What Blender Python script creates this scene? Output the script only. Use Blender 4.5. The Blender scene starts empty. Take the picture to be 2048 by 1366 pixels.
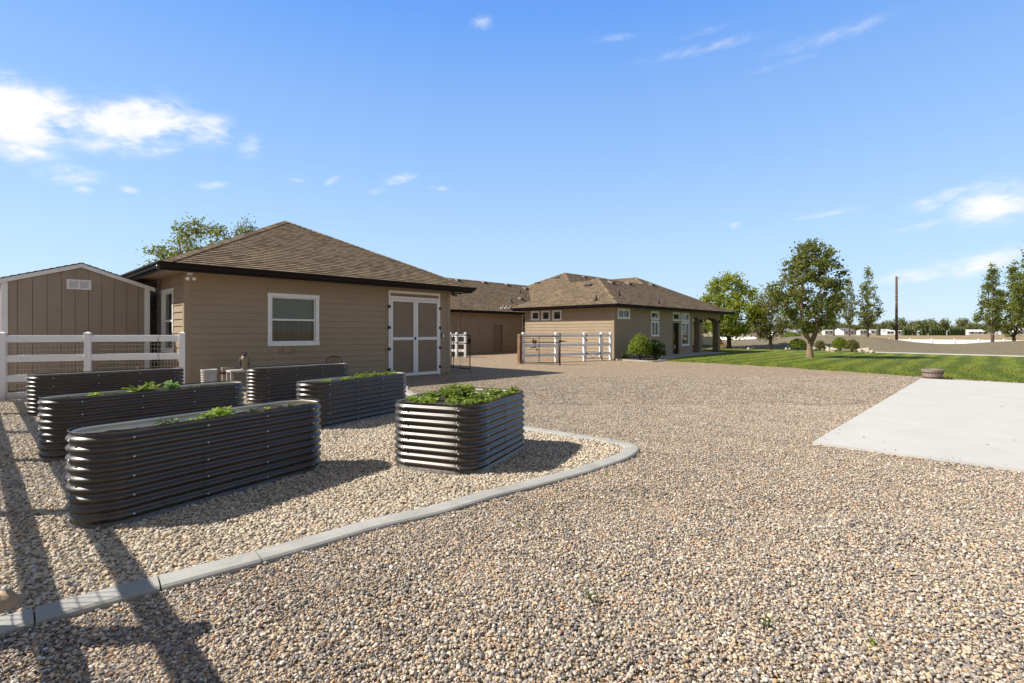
import bpy, math, random
from math import sin, cos, pi, radians, sqrt, atan2
from mathutils import Vector, Matrix, Euler, noise as mnoise
random.seed(7)
scene = bpy.context.scene
COL = scene.collection

# ------------------------------------------------------------------ camera, sky, sun, exposure
EYE = 1.5
A = radians(43.6)                     # building axis u (world +X) seen from the lens axis
SA, CA = sin(A), cos(A)
F = 1024.0
HZ = 665.0
cam_d = bpy.data.cameras.new('camera')
cam = bpy.data.objects.new('camera', cam_d); COL.objects.link(cam)
cam.location = (0, 0, EYE)
cam.rotation_euler = (radians(90), 0, A - pi/2)
cam_d.lens = 18.0; cam_d.sensor_width = 36.0
cam_d.shift_y = -18.0/2048.0
cam_d.clip_start = 0.05; cam_d.clip_end = 6000
scene.camera = cam

def cw(xc, yc):                       # metres right / ahead of the viewer -> world
    return (xc*SA + yc*CA, -xc*CA + yc*SA)
def gp(px, py, z=0.0):                # ground point seen there
    D = (EYE - z)*F/(py - HZ)
    return cw((px-1024)/F*D, D)
def pd(px, D):
    return cw((px-1024)/F*D, D)
def zat(py, D):
    return EYE - (py-HZ)*D/F

SUN_EL = radians(43.0)
sx, sy = cw(0.985, 0.10)
n_ = sqrt(sx*sx+sy*sy); sx, sy = sx/n_, sy/n_
SUNDIR = Vector((sx*cos(SUN_EL), sy*cos(SUN_EL), -sin(SUN_EL)))
sd = bpy.data.lights.new('sun', 'SUN'); sd.energy = 4.4; sd.angle = radians(0.53); sd.color = (1.0, 0.945, 0.86)
so = bpy.data.objects.new('sun', sd); COL.objects.link(so)
so.rotation_euler = SUNDIR.to_track_quat('-Z', 'Y').to_euler()
so.location = (-20, 20, 30)

world = bpy.data.worlds.new('World'); scene.world = world; world.use_nodes = True
wt = world.node_tree; wt.nodes.clear()
class NT:
    """tiny node helper"""
    def __init__(s, tree): s.t = tree
    def n(s, typ, **kw):
        nd = s.t.nodes.new(typ)
        for k, v in kw.items():
            if k.startswith('_'): continue
            setattr(nd, k, v)
        return nd
    def l(s, a, b): s.t.links.new(a, b)
    def setin(s, nd, key, v):
        if hasattr(v, 'is_output') or isinstance(v, bpy.types.NodeSocket): s.l(v, nd.inputs[key])
        elif v is not None: nd.inputs[key].default_value = v
    def math(s, op, a, b=None, c=None, clamp=False):
        nd = s.n('ShaderNodeMath', operation=op); nd.use_clamp = clamp
        s.setin(nd, 0, a)
        if b is not None: s.setin(nd, 1, b)
        if c is not None: s.setin(nd, 2, c)
        return nd.outputs[0]
    def mix(s, fac, a, b, mode='MIX'):
        nd = s.n('ShaderNodeMix', data_type='RGBA', blend_type=mode)
        s.setin(nd, 0, fac); s.setin(nd, 6, a); s.setin(nd, 7, b)
        return nd.outputs[2]
    def noise(s, vec, scale, detail=3, rough=0.5, dist=0.0):
        nd = s.n('ShaderNodeTexNoise'); s.setin(nd, 'Vector', vec)
        nd.inputs['Scale'].default_value = scale; nd.inputs['Detail'].default_value = detail
        nd.inputs['Roughness'].default_value = rough; nd.inputs['Distortion'].default_value = dist
        return nd.outputs['Fac']
    def ramp(s, fac, stops, interp='LINEAR'):
        nd = s.n('ShaderNodeValToRGB'); s.setin(nd, 0, fac); cr = nd.color_ramp; cr.interpolation = interp
        while len(cr.elements) > len(stops): cr.elements.remove(cr.elements[-1])
        while len(cr.elements) < len(stops): cr.elements.new(0.5)
        for e, (p, c) in zip(cr.elements, stops):
            e.position = p; e.color = (c[0], c[1], c[2], 1) if len(c) == 3 else c
        return nd.outputs[0]
    def maprange(s, v, a, b, c=0.0, d=1.0, smooth=False):
        nd = s.n('ShaderNodeMapRange'); nd.interpolation_type = 'SMOOTHSTEP' if smooth else 'LINEAR'
        s.setin(nd, 0, v)
        for i, q in enumerate((a, b, c, d)): nd.inputs[1+i].default_value = q
        return nd.outputs[0]
    def combine(s, x, y, z):
        nd = s.n('ShaderNodeCombineXYZ'); s.setin(nd, 0, x); s.setin(nd, 1, y); s.setin(nd, 2, z); return nd.outputs[0]
    def sep(s, v):
        nd = s.n('ShaderNodeSeparateXYZ'); s.setin(nd, 0, v); return nd.outputs

w = NT(wt)
wo = w.n('ShaderNodeOutputWorld'); bg = w.n('ShaderNodeBackground')
sky = w.n('ShaderNodeTexSky', sky_type='NISHITA')
sky.sun_disc = False; sky.sun_elevation = SUN_EL; sky.sun_rotation = atan2(-sx, -sy)
sky.altitude = 800; sky.air_density = 1.0; sky.dust_density = 0.6; sky.ozone_density = 2.0
SKY_STRENGTH = 0.15
# clouds: soft noise streaks on the sky, placed by compass bearing and height
tc = w.n('ShaderNodeTexCoord'); X, Y, Z = w.sep(tc.outputs['Generated'])
# bearing from the +u/+v mid direction, height above the horizon
fx = w.math('ADD', w.math('MULTIPLY', X, CA), w.math('MULTIPLY', Y, SA))
rx = w.math('SUBTRACT', w.math('MULTIPLY', X, SA), w.math('MULTIPLY', Y, CA))
az = w.math('ARCTAN2', rx, fx)
el = w.math('ARCSINE', Z)
def az_el(px, py):
    xx = (px-1024)/F; zz = (HZ-py)/F
    return math.atan(xx), math.atan(zz/sqrt(1+xx*xx))
# domain: warp
vec = w.combine(az, w.math('MULTIPLY', el, 2.2), 0.0)
warp = w.n('ShaderNodeTexNoise'); w.setin(warp, 'Vector', vec); warp.inputs['Scale'].default_value = 9; warp.inputs['Detail'].default_value = 4
wv = w.n('ShaderNodeVectorMath', operation='MULTIPLY_ADD')
w.l(warp.outputs['Color'], wv.inputs[0]); wv.inputs[1].default_value = (0.10, 0.10, 0); w.l(vec, wv.inputs[2])
def blob(px, py, rpx, rpy, tilt=0.0, amp=1.0):
    a0, e0 = az_el(px, py)
    a1, _ = az_el(px+rpx, py); _, e1 = az_el(px, py-rpy)
    ra, re = abs(a1-a0), abs(e1-e0)
    da = w.math('SUBTRACT', az, a0); de = w.math('SUBTRACT', el, e0)
    ca, sa = cos(tilt), sin(tilt)
    p = w.math('DIVIDE', w.math('ADD', w.math('MULTIPLY', da, ca), w.math('MULTIPLY', de, sa)), ra)
    q = w.math('DIVIDE', w.math('SUBTRACT', w.math('MULTIPLY', de, ca), w.math('MULTIPLY', da, sa)), re)
    r2 = w.math('ADD', w.math('MULTIPLY', p, p), w.math('MULTIPLY', q, q))
    g = w.math('MULTIPLY', w.math('EXPONENT', w.math('MULTIPLY', r2, -1.0)), amp)
    return g
blobs = [blob(25, 230, 95, 62, 0, 1.6), blob(115, 225, 60, 44, 0, 1.0), blob(275, 248, 128, 52, .25, .95), blob(410, 262, 60, 34, .3, .7), blob(60,300,80,24,0,.55), blob(330, 215, 50, 22, .3, .35), blob(240,300,60,18,.1,.3), blob(320,300,60,16,.2,.4), blob(420, 265, 60, 30, .3, .52),
         blob(200, 285, 130, 30, 0, .48), blob(135, 345, 70, 22, .1, .6), blob(35, 312, 50, 22, 0, .45), blob(165, 380, 22, 9, 0, .5), blob(260, 380, 22, 8, 0, .42),
         blob(425, 370, 40, 9, .2, .42), blob(500, 295, 30, 40, 0, .33), blob(665, 362, 22, 8, .5, .42), blob(800, 358, 34, 12, .3, .47), blob(960, 42, 26, 18, 0, .5),
         blob(755, 380, 20, 8, .3, .42), blob(880, 377, 26, 6, 0, .36), blob(590, 360, 20, 6, 0, .33),
         blob(1990, 408, 100, 44, .1, .72), blob(1850, 412, 40, 18, 0, .5), blob(1900, 390, 50, 14, .2, .45), blob(1830, 455, 60, 10, .2, .45),
         blob(1960, 525, 120, 26, .12, .62), blob(1830, 552, 90, 16, .1, .5), blob(1650, 428, 90, 8, .08, .40), blob(1470, 450, 14, 9, 0, .38),
         blob(1400, 100, 150, 15, .03, .29), blob(1235, 75, 70, 10, .0, .27), blob(1420, 60, 80, 10, .08, .27), blob(1650, 75, 170, 20, .05, .26), blob(1560, 130, 80, 10, .08, .24)]
m = blobs[0]
for b in blobs[1:]: m = w.math('MAXIMUM', m, b)
streak = w.combine(w.math('MULTIPLY', az, 1.0), w.math('SUBTRACT', w.math('MULTIPLY', el, 3.0), w.math('MULTIPLY', az, 0.9)), 0.0)
sv = w.n('ShaderNodeVectorMath', operation='MULTIPLY_ADD')
w.l(warp.outputs['Color'], sv.inputs[0]); sv.inputs[1].default_value = (0.10, 0.10, 0); w.l(streak, sv.inputs[2])
nz = w.noise(sv.outputs[0], 11.0, 9, 0.58)
nz2 = w.noise(wv.outputs[0], 30.0, 5, 0.6)
nn = w.math('ADD', w.math('MULTIPLY', nz, 0.62), w.math('MULTIPLY', nz2, 0.38))
cm = w.math('ADD', m, w.math('MULTIPLY', w.math('SUBTRACT', nn, 0.5), w.math('MINIMUM', w.math('MULTIPLY', m, 5.0), 3.2)))
fac = w.maprange(cm, 0.06, 1.0, 0.0, 1.0, True)
fac = w.math('MULTIPLY', fac, 0.97)
SK = 1/.243
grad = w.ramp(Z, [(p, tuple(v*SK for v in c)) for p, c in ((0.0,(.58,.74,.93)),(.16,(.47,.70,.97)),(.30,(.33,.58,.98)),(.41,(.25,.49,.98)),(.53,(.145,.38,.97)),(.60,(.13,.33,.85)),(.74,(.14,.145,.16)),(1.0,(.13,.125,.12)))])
# unseen sky overhead greyed, behind the viewer warmed: added to neutralise fill; blue ahead
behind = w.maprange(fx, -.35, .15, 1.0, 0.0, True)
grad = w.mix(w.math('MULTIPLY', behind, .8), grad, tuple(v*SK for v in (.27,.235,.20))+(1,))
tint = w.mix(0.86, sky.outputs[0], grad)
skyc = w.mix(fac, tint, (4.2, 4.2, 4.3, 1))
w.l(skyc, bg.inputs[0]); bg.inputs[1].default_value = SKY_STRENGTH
w.l(bg.outputs[0], wo.inputs[0])
vs = scene.view_settings
vs.view_transform = 'Standard'; vs.look = 'None'; vs.gamma = 1.0; vs.use_curve_mapping = False; vs.exposure = 0.7
scene.cycles.max_bounces = 8; scene.cycles.transparent_max_bounces = 16
scene.cycles.sample_clamp_indirect = 6

# ------------------------------------------------------------------ helpers
class MB:
    def __init__(s): s.v = []; s.f = []; s.uv = []; s.mi = []; s.smooth = []
    def add(s, pts, faces, sm=False, mi=0, uvs=None):
        o = len(s.v); s.v += [tuple(p) for p in pts]
        for k, f in enumerate(faces):
            s.f.append([i+o for i in f]); s.mi.append(mi); s.smooth.append(sm)
            s.uv.append(uvs[k] if uvs else None)
    def box(s, x0, x1, y0, y1, z0, z1, M=None, mi=0):
        p = [(x0,y0,z0),(x1,y0,z0),(x1,y1,z0),(x0,y1,z0),(x0,y0,z1),(x1,y0,z1),(x1,y1,z1),(x0,y1,z1)]
        if M is not None: p = [tuple(M @ Vector(q)) for q in p]
        s.add(p, [(0,3,2,1),(4,5,6,7),(0,1,5,4),(1,2,6,5),(2,3,7,6),(3,0,4,7)], False, mi)
    def bbox(s, x0, x1, y0, y1, z0, z1, b=0.01, M=None, mi=0):
        """box with chamfered edges (all 12)"""
        xs=(x0,x1); ys=(y0,y1); zs=(z0,z1); P=[]; idx={}
        for i in (0,1):
            for j in (0,1):
                for k in (0,1):
                    X_=xs[i]; Y_=ys[j]; Z_=zs[k]; a=b if i==0 else -b; c=b if j==0 else -b; d=b if k==0 else -b
                    idx[(i,j,k,'x')]=len(P); P.append((X_,Y_+c,Z_+d))
                    idx[(i,j,k,'y')]=len(P); P.append((X_+a,Y_,Z_+d))
                    idx[(i,j,k,'z')]=len(P); P.append((X_+a,Y_+c,Z_))
        fs=[]
        g=lambda *a: idx[a]
        fs.append([g(0,0,0,'x'),g(0,0,1,'x'),g(0,1,1,'x'),g(0,1,0,'x')]); fs.append([g(1,0,0,'x'),g(1,1,0,'x'),g(1,1,1,'x'),g(1,0,1,'x')])
        fs.append([g(0,0,0,'y'),g(1,0,0,'y'),g(1,0,1,'y'),g(0,0,1,'y')]); fs.append([g(0,1,0,'y'),g(0,1,1,'y'),g(1,1,1,'y'),g(1,1,0,'y')])
        fs.append([g(0,0,0,'z'),g(0,1,0,'z'),g(1,1,0,'z'),g(1,0,0,'z')]); fs.append([g(0,0,1,'z'),g(1,0,1,'z'),g(1,1,1,'z'),g(0,1,1,'z')])
        for i in (0,1):
            for j in (0,1):
                fs.append([g(i,j,0,'x'),g(i,j,1,'x'),g(i,j,1,'y'),g(i,j,0,'y')])
                fs.append([g(i,0,j,'x'),g(i,1,j,'x'),g(i,1,j,'z'),g(i,0,j,'z')])
                fs.append([g(0,i,j,'y'),g(1,i,j,'y'),g(1,i,j,'z'),g(0,i,j,'z')])
                for k in (0,1): fs.append([g(i,j,k,'x'),g(i,j,k,'y'),g(i,j,k,'z')])
        if M is not None: P=[tuple(M@Vector(q)) for q in P]
        s.add(P, fs, False, mi)
    def tube(s, pts, rad, n=8, cap=True, sm=True, mi=0):
        pts = [Vector(p) for p in pts]; m_ = len(pts)
        rads = rad if isinstance(rad, (list, tuple)) else [rad]*m_
        up = Vector((0,0,1)); V = []; prev = None
        for i, p in enumerate(pts):
            d = (pts[min(i+1,m_-1)]-pts[max(i-1,0)])
            if d.length < 1e-9: d = Vector((0,0,1))
            d.normalize()
            if prev is None:
                a = d.cross(up)
                if a.length < 0.05: a = d.cross(Vector((1,0,0)))
            else:
                a = prev - d*prev.dot(d)
                if a.length < 1e-4: a = d.cross(up)
            a.normalize(); prev = a; b_ = d.cross(a)
            for k in range(n):
                t = 2*pi*k/n; V.append(tuple(p + (a*cos(t)+b_*sin(t))*rads[i]))
        fs = []
        for i in range(m_-1):
            for k in range(n):
                k2 = (k+1) % n
                fs.append((i*n+k, i*n+k2, (i+1)*n+k2, (i+1)*n+k))
        s.add(V, fs, sm, mi)
        if cap:
            o = len(s.v) - len(V)
            s.f.append([o+k for k in range(n)][::-1]); s.f.append([o+(m_-1)*n+k for k in range(n)])
            s.mi += [mi, mi]; s.smooth += [False, False]; s.uv += [None, None]
    def lathe(s, prof, n=24, c=(0,0,0), sm=True, mi=0, sc=(1,1)):
        V=[]; m_=len(prof)
        for r, z in prof:
            for k in range(n):
                t=2*pi*k/n; V.append((c[0]+r*cos(t)*sc[0], c[1]+r*sin(t)*sc[1], c[2]+z))
        fs=[]
        for i in range(m_-1):
            for k in range(n):
                k2=(k+1)%n; fs.append((i*n+k,i*n+k2,(i+1)*n+k2,(i+1)*n+k))
        s.add(V, fs, sm, mi)
    def blob(s, c, r, n=12, m_=8, seed=0, amp=0.0, sm=True, mi=0, fr=1.5):
        V=[]
        r3 = r if isinstance(r,(tuple,list)) else (r,r,r)
        for i in range(m_+1):
            ph=-pi/2+pi*i/m_
            for k in range(n):
                t=2*pi*k/n; d=Vector((cos(ph)*cos(t),cos(ph)*sin(t),sin(ph)))
                q=1+amp*mnoise.noise(d*fr+Vector((seed*7.3,seed*1.7,0)))
                V.append((c[0]+d.x*r3[0]*q,c[1]+d.y*r3[1]*q,c[2]+d.z*r3[2]*q))
        fs=[]
        for i in range(m_):
            for k in range(n):
                k2=(k+1)%n; fs.append((i*n+k,i*n+k2,(i+1)*n+k2,(i+1)*n+k))
        s.add(V, fs, sm, mi)
    def mesh(s, name, mats):
        me = bpy.data.meshes.new(name); me.from_pydata(s.v, [], s.f); 
        for m_ in (mats if isinstance(mats,(list,tuple)) else [mats]): me.materials.append(m_)
        me.polygons.foreach_set('material_index', s.mi); me.polygons.foreach_set('use_smooth', s.smooth)
        if any(u is not None for u in s.uv):
            ul = me.uv_layers.new(name='UVMap'); buf=[]
            for f,u in zip(s.f, s.uv):
                if u is None: buf += [0.0,0.0]*len(f)
                else:
                    for a in u: buf += [a[0], a[1]]
            ul.data.foreach_set('uv', buf)
        me.update(); return me
    def obj(s, name, mats, parent=None):
        o = bpy.data.objects.new(name, s.mesh(name, mats)); COL.objects.link(o)
        if parent is not None: o.parent = parent
        return o

def empty(name, loc=(0,0,0), rz=0.0):
    o = bpy.data.objects.new(name, None); COL.objects.link(o); o.location = loc; o.rotation_euler = (0,0,rz); o.empty_display_size = .2
    return o
def tag(o, label, cat, group=None, kind=None):
    o['label'] = label
    if cat: o['category'] = cat
    if group: o['group'] = group
    if kind: o['kind'] = kind
    return o
def struct(o): o['kind'] = 'structure'; return o
def kids(o): return [c for c in bpy.data.objects if c.parent == o]
def copy_tree(o, loc=None, rz=None, scale=None, parent=None):
    cs = kids(o)
    c = o.copy(); COL.objects.link(c); c.parent = parent
    if loc is not None: c.location = loc
    if rz is not None: c.rotation_euler[2] = rz
    if scale is not None: c.scale = scale if isinstance(scale,(tuple,list)) else (scale,)*3
    for k in cs: copy_tree(k, parent=c)
    return c

# ------------------------------------------------------------------ materials
def new_mat(name):
    m_ = bpy.data.materials.new(name); m_.use_nodes = True; t = m_.node_tree; t.nodes.clear()
    h = NT(t); out = h.n('ShaderNodeOutputMaterial'); b = h.n('ShaderNodeBsdfPrincipled'); h.l(b.outputs[0], out.inputs[0])
    return m_, h, b, out
def bump(h, b, hgt, strength=0.3, dist=0.01):
    nd = h.n('ShaderNodeBump'); h.setin(nd,'Height',hgt); nd.inputs['Strength'].default_value=strength; nd.inputs['Distance'].default_value=dist
    h.l(nd.outputs[0], b.inputs['Normal'])
def paint(name, col, rough=0.6, var=0.12, scale=3.0, fine=60.0, fb=0.15, metallic=0.0, spec=0.5, dirt=None):
    m_, h, b, out = new_mat(name)
    tc = h.n('ShaderNodeTexCoord').outputs['Object']
    geo = h.n('ShaderNodeNewGeometry').outputs['Position']
    nz = h.noise(geo, scale, 4, 0.6); nf = h.noise(geo, fine, 3, 0.6)
    c = (*col, 1); d = tuple(x*(1-var) for x in col)+(1,); e = tuple(min(1,x*(1+var)) for x in col)+(1,)
    cc = h.mix(h.maprange(nz, .3, .7), d, e)
    cc = h.mix(h.maprange(nf, .35, .75, 0, 0.25), cc, d)
    if dirt is not None:
        z = h.sep(geo)[2]
        cc = h.mix(h.math('MULTIPLY', h.maprange(z, 0.0, dirt[1], 1, 0, True), h.maprange(nz,.35,.6,0,.7)), cc, (*dirt[0],1))
    h.l(cc, b.inputs['Base Color'])
    b.inputs['Roughness'].default_value = rough; b.inputs['Metallic'].default_value = metallic
    b.inputs['Specular IOR Level'].default_value = spec
    h.l(h.maprange(nf,.3,.7,max(0,rough-.08),min(1,rough+.1)), b.inputs['Roughness'])
    bump(h, b, nf, fb, 0.004)
    return m_
M = {}
M['siding'] = paint('siding', (0.32,0.242,0.155), .65, .06, 1.5, 90, .25)
M['siding_trim'] = paint('siding_trim', (0.32,0.24,0.155), .6, .05, 2, 90, .15)
M['soffit'] = paint('soffit', (0.285,0.21,0.14), .7, .05)
M['porch'] = paint('porch_stucco', (0.285,0.215,0.145), .8, .06, 3, 160, .4)
M['white'] = paint('white_trim', (0.80,0.79,0.77), .5, .04, 2, 70, .12)
M['vinyl'] = paint('white_vinyl', (0.82,0.82,0.82), .35, .03, 3, 40, .05, dirt=((0.5,0.42,0.33),0.35))
M['gutter'] = paint('dark_brown_metal', (0.012,0.0075,0.006), .6, .1, spec=.2)
M['shedwall'] = paint('shed_panel', (0.325,0.26,0.20), .7, .06, 2, 120, .25)
M['doorpanel'] = paint('door_panel', (0.24,0.18,0.122), .7, .06, 2, 150, .2)
M['black'] = paint('black_iron', (0.018,0.016,0.015), .45, .15)
M['brownmetal'] = paint('brown_powder_metal', (0.05,0.033,0.025), .4, .2)
M['wire'] = paint('galvanised_wire', (0.42,0.40,0.36), .5, .1, metallic=.2)
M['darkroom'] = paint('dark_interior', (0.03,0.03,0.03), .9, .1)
M['rust'] = paint('rusty_iron', (0.13,0.065,0.04), .8, .35, 30, 200, .4)
M['wood_orange'] = paint('stained_cedar', (0.27,0.125,0.055), .7, .35, 12, 90, .4)
M['steel'] = paint('galvanised_steel', (0.5,0.5,0.49), .35, .08, metallic=.8)
M['mulch'] = paint('bare_mulch', (0.09,0.065,0.045), .95, .5, 25, 120, 1.0)
M['brass'] = paint('bulb_glass', (0.8,0.8,0.76), .2, .02)
M['oldwhite'] = paint('weathered_white', (0.46,0.44,0.41), .6, .12, 6, 60, .2)
M['tan_plastic'] = paint('tan_box', (0.36,0.28,0.2), .5, .06)

def glass_mat():
    m_ = bpy.data.materials.new('window_glass'); m_.use_nodes = True; t = m_.node_tree; t.nodes.clear(); h = NT(t)
    out = h.n('ShaderNodeOutputMaterial'); tr = h.n('ShaderNodeBsdfTransparent'); gl = h.n('ShaderNodeBsdfGlossy')
    tr.inputs[0].default_value = (.80,.84,.83,1); gl.inputs['Roughness'].default_value = 0.01
    fr = h.n('ShaderNodeFresnel'); fr.inputs[0].default_value = 1.5
    mx = h.n('ShaderNodeMixShader'); h.l(h.math('ADD', fr.outputs[0], 0.03, clamp=True), mx.inputs[0]); h.l(tr.outputs[0], mx.inputs[1]); h.l(gl.outputs[0], mx.inputs[2])
    geo = h.n('ShaderNodeNewGeometry').outputs['Position']
    bp = h.n('ShaderNodeBump'); h.setin(bp,'Height',h.noise(geo, 1.3, 1)); bp.inputs['Strength'].default_value=.008; bp.inputs['Distance'].default_value=.1
    h.l(bp.outputs[0], gl.inputs['Normal'])
    h.l(mx.outputs[0], out.inputs[0]); return m_
M['glass'] = glass_mat()
def blind_mat():
    m_, h, b, out = new_mat('window_blind')
    z = h.sep(h.n('ShaderNodeNewGeometry').outputs['Position'])[2]
    wv_ = h.n('ShaderNodeTexWave'); wv_.bands_direction='Z'; h.l(h.n('ShaderNodeNewGeometry').outputs['Position'], wv_.inputs[0]); wv_.inputs['Scale'].default_value=6.5
    h.l(h.mix(h.math('MULTIPLY', wv_.outputs['Fac'], .35), (0.27,0.28,0.22,1), (0.16,0.17,0.13,1)), b.inputs['Base Color'])
    bump(h,b,wv_.outputs['Fac'],.5,.01); return m_
M['blind'] = blind_mat()
def curtain_mat():
    m_, h, b, out = new_mat('window_curtain')
    wv_ = h.n('ShaderNodeTexWave'); wv_.bands_direction='X'; h.l(h.n('ShaderNodeNewGeometry').outputs['Position'], wv_.inputs[0]); wv_.inputs['Scale'].default_value=2.2; wv_.inputs['Distortion'].default_value=1.5
    h.l(h.mix(wv_.outputs['Fac'], (0.10,0.088,0.07,1), (0.15,0.13,0.105,1)), b.inputs['Base Color']); bump(h,b,wv_.outputs['Fac'],.8,.03); return m_
M['pane_backing'] = curtain_mat()

def shingle_mat():
    m_, h, b, out = new_mat('asphalt_shingles')
    uv = h.n('ShaderNodeTexCoord').outputs['UV']
    br = h.n('ShaderNodeTexBrick'); h.l(uv, br.inputs['Vector']); br.offset = .5; br.offset_frequency = 2
    br.inputs['Scale'].default_value = 1.0; br.inputs['Brick Width'].default_value = .31; br.inputs['Row Height'].default_value = .145
    br.inputs['Mortar Size'].default_value = .004; br.inputs['Color1'].default_value=(0,0,0,1); br.inputs['Color2'].default_value=(1,1,1,1); br.inputs['Mortar'].default_value=(0.0,0.0,0.0,1)
    br2 = h.n('ShaderNodeTexBrick'); h.l(uv, br2.inputs['Vector']); br2.offset=.37; br2.offset_frequency=3
    br2.inputs['Scale'].default_value=1.0; br2.inputs['Brick Width'].default_value=.165; br2.inputs['Row Height'].default_value=.145; br2.inputs['Mortar Size'].default_value=0
    br2.inputs['Color1'].default_value=(0,0,0,1); br2.inputs['Color2'].default_value=(1,1,1,1)
    r1 = h.math('ADD', h.math('MULTIPLY', br.outputs['Color'], .45), h.math('MULTIPLY', br2.outputs['Color'], .55))
    nz = h.noise(uv, .9, 3); gr = h.noise(uv, 140, 2, .7)
    r1 = h.math('ADD', r1, h.math('MULTIPLY', h.math('SUBTRACT', nz, .5), .35))
    col = h.ramp(r1, [(0.0,(0.12,0.085,0.052)),(.35,(0.205,0.15,0.092)),(.6,(0.29,0.218,0.135)),(.85,(0.39,0.26,0.15)),(1.0,(0.24,0.20,0.15))])
    col = h.mix(h.maprange(gr,.3,.75,0,.4), col, (0.07,0.055,0.045,1))
    col = h.mix(h.math('SUBTRACT',1.0,h.math('MINIMUM',h.math('ADD',br.outputs['Fac'],0),1.0)), col, col)
    vv = h.math('FRACT', h.math('DIVIDE', h.sep(uv)[1], .145))
    tab_shadow = h.math('MULTIPLY', h.math('LESS_THAN', vv, .20), h.math('GREATER_THAN', h.math('ADD', br2.outputs['Color'], 0.0), .42))  # shadow of the laminated tabs, painted dark along each course's lower edge
    col = h.mix(h.math('MULTIPLY', tab_shadow, .8), col, (0.04,0.028,0.018,1))
    h.l(h.mix(h.math('MULTIPLY', br.outputs['Fac'], .8), col, (0.02,0.015,0.012,1)), b.inputs['Base Color'])
    b.inputs['Roughness'].default_value = .95; b.inputs['Specular IOR Level'].default_value=.2
    bump(h, b, h.math('ADD', gr, h.math('MULTIPLY', r1, 2.0)), .6, .004)
    return m_
M['shingle'] = shingle_mat()

PEB_DRIVE = [(0.0,(0.103,0.101,0.106)),(.10,(0.172,0.168,0.167)),(.20,(0.276,0.256,0.234)),(.30,(0.414,0.334,0.250)),(.40,(0.241,0.227,0.216)),(.48,(0.575,0.432,0.278)),(.56,(0.540,0.489,0.417)),(.66,(0.690,0.550,0.383)),(.74,(0.529,0.323,0.162)),(.80,(0.345,0.312,0.283)),(.86,(0.782,0.693,0.555)),(.92,(0.310,0.273,0.250)),(.97,(0.900,0.851,0.733)),(1.0,(0.460,0.210,0.110))]
PEB_BED = [(0.0,(0.200,0.183,0.162)),(.12,(0.360,0.305,0.234)),(.28,(0.540,0.447,0.328)),(.45,(0.660,0.565,0.426)),(.6,(0.560,0.498,0.411)),(.72,(0.700,0.595,0.437)),(.82,(0.500,0.351,0.214)),(.9,(0.800,0.743,0.634)),(1.0,(0.420,0.407,0.380))]
def pebble_mat(name, stops, tn=1.0):
    m_, h, b, out = new_mat(name)
    oi = h.n('ShaderNodeObjectInfo')
    c = h.ramp(oi.outputs['Random'], stops, 'LINEAR')
    geo = h.n('ShaderNodeNewGeometry').outputs['Position']
    nz = h.noise(geo, 160, 3, .6); big = h.noise(geo, 1.1, 4, .6)
    c = h.mix(h.maprange(big,.5,.7,0,.4), c, h.mix(1.0, c, (.66,.66,.70,1), 'MULTIPLY'))
    c = h.mix(h.maprange(big,.5,.32,0,.25), c, (.46,.385,.30,1))
    c = h.mix(1.0, c, (tn,tn*.985,tn*.96,1), 'MULTIPLY')
    c = h.mix(h.maprange(nz,.35,.7,0,.35), c, h.mix(1.0, c, (.6,.58,.55,1), 'MULTIPLY'))
    h.l(c, b.inputs['Base Color']); b.inputs['Roughness'].default_value=.7; b.inputs['Specular IOR Level'].default_value=.3
    bump(h,b,nz,.3,.002)
    return m_
def gravel_sheet_mat(name, stops, size, tuneup=(1,1,1,1)):
    m_, h, b, out = new_mat(name)
    geo = h.n('ShaderNodeNewGeometry').outputs['Position']
    def vor(sc, feat='F1'):
        v = h.n('ShaderNodeTexVoronoi', feature=feat); h.l(geo, v.inputs['Vector']); v.inputs['Scale'].default_value=sc; v.inputs['Randomness'].default_value=1.0
        return v
    v1 = vor(1/size); v2 = vor(1/(size*2.6))
    r1 = h.sep(v1.outputs['Color'])[0]; r2 = h.sep(v2.outputs['Color'])[1]
    c1 = h.ramp(r1, stops); c2 = h.ramp(r2, stops)
    c = h.mix(.45, c1, c2)
    c = h.mix(1.0, c, tuneup, 'MULTIPLY')
    big_n = h.noise(geo, .22, 4, .6); mid = h.noise(geo, 2.2, 5, .65)
    c = h.mix(h.maprange(mid, .35,.7,0,.3), c, h.mix(1.0, c, (.74,.70,.66,1), 'MULTIPLY'))
    c = h.mix(h.maprange(big_n, .35,.65,0,.22), c, h.mix(1.0, c, (1.12,1.0,.86,1), 'MULTIPLY'))
    d = v1.outputs['Distance']
    dark = h.maprange(d, .5, .8, 0, .6)
    c = h.mix(dark, c, (0.07,0.055,0.042,1))
    h.l(c, b.inputs['Base Color']); b.inputs['Roughness'].default_value=.85; b.inputs['Specular IOR Level'].default_value=.25
    hh = h.math('SUBTRACT', h.math('MULTIPLY', r1, .35), d)
    bump(h,b,hh,.9,size*.8)
    return m_
M['drive_sheet'] = gravel_sheet_mat('drive_gravel', PEB_DRIVE, .021, (.94,.85,.72,1))
M['bed_sheet'] = gravel_sheet_mat('garden_gravel', PEB_BED, .028)
M['peb_drive'] = pebble_mat('drive_pebble', PEB_DRIVE)
M['peb_far'] = pebble_mat('far_drive_pebble', PEB_DRIVE, .86)
M['peb_bed'] = pebble_mat('garden_pebble', PEB_BED)
PEB_BERM = [(0.0,(0.14,0.12,0.072)),(.3,(0.20,0.17,0.104)),(.6,(0.25,0.21,0.13)),(.85,(0.30,0.25,0.155)),(1.0,(0.38,0.33,0.22))]
M['berm'] = gravel_sheet_mat('berm_gravel', PEB_BERM, .035)

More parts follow.
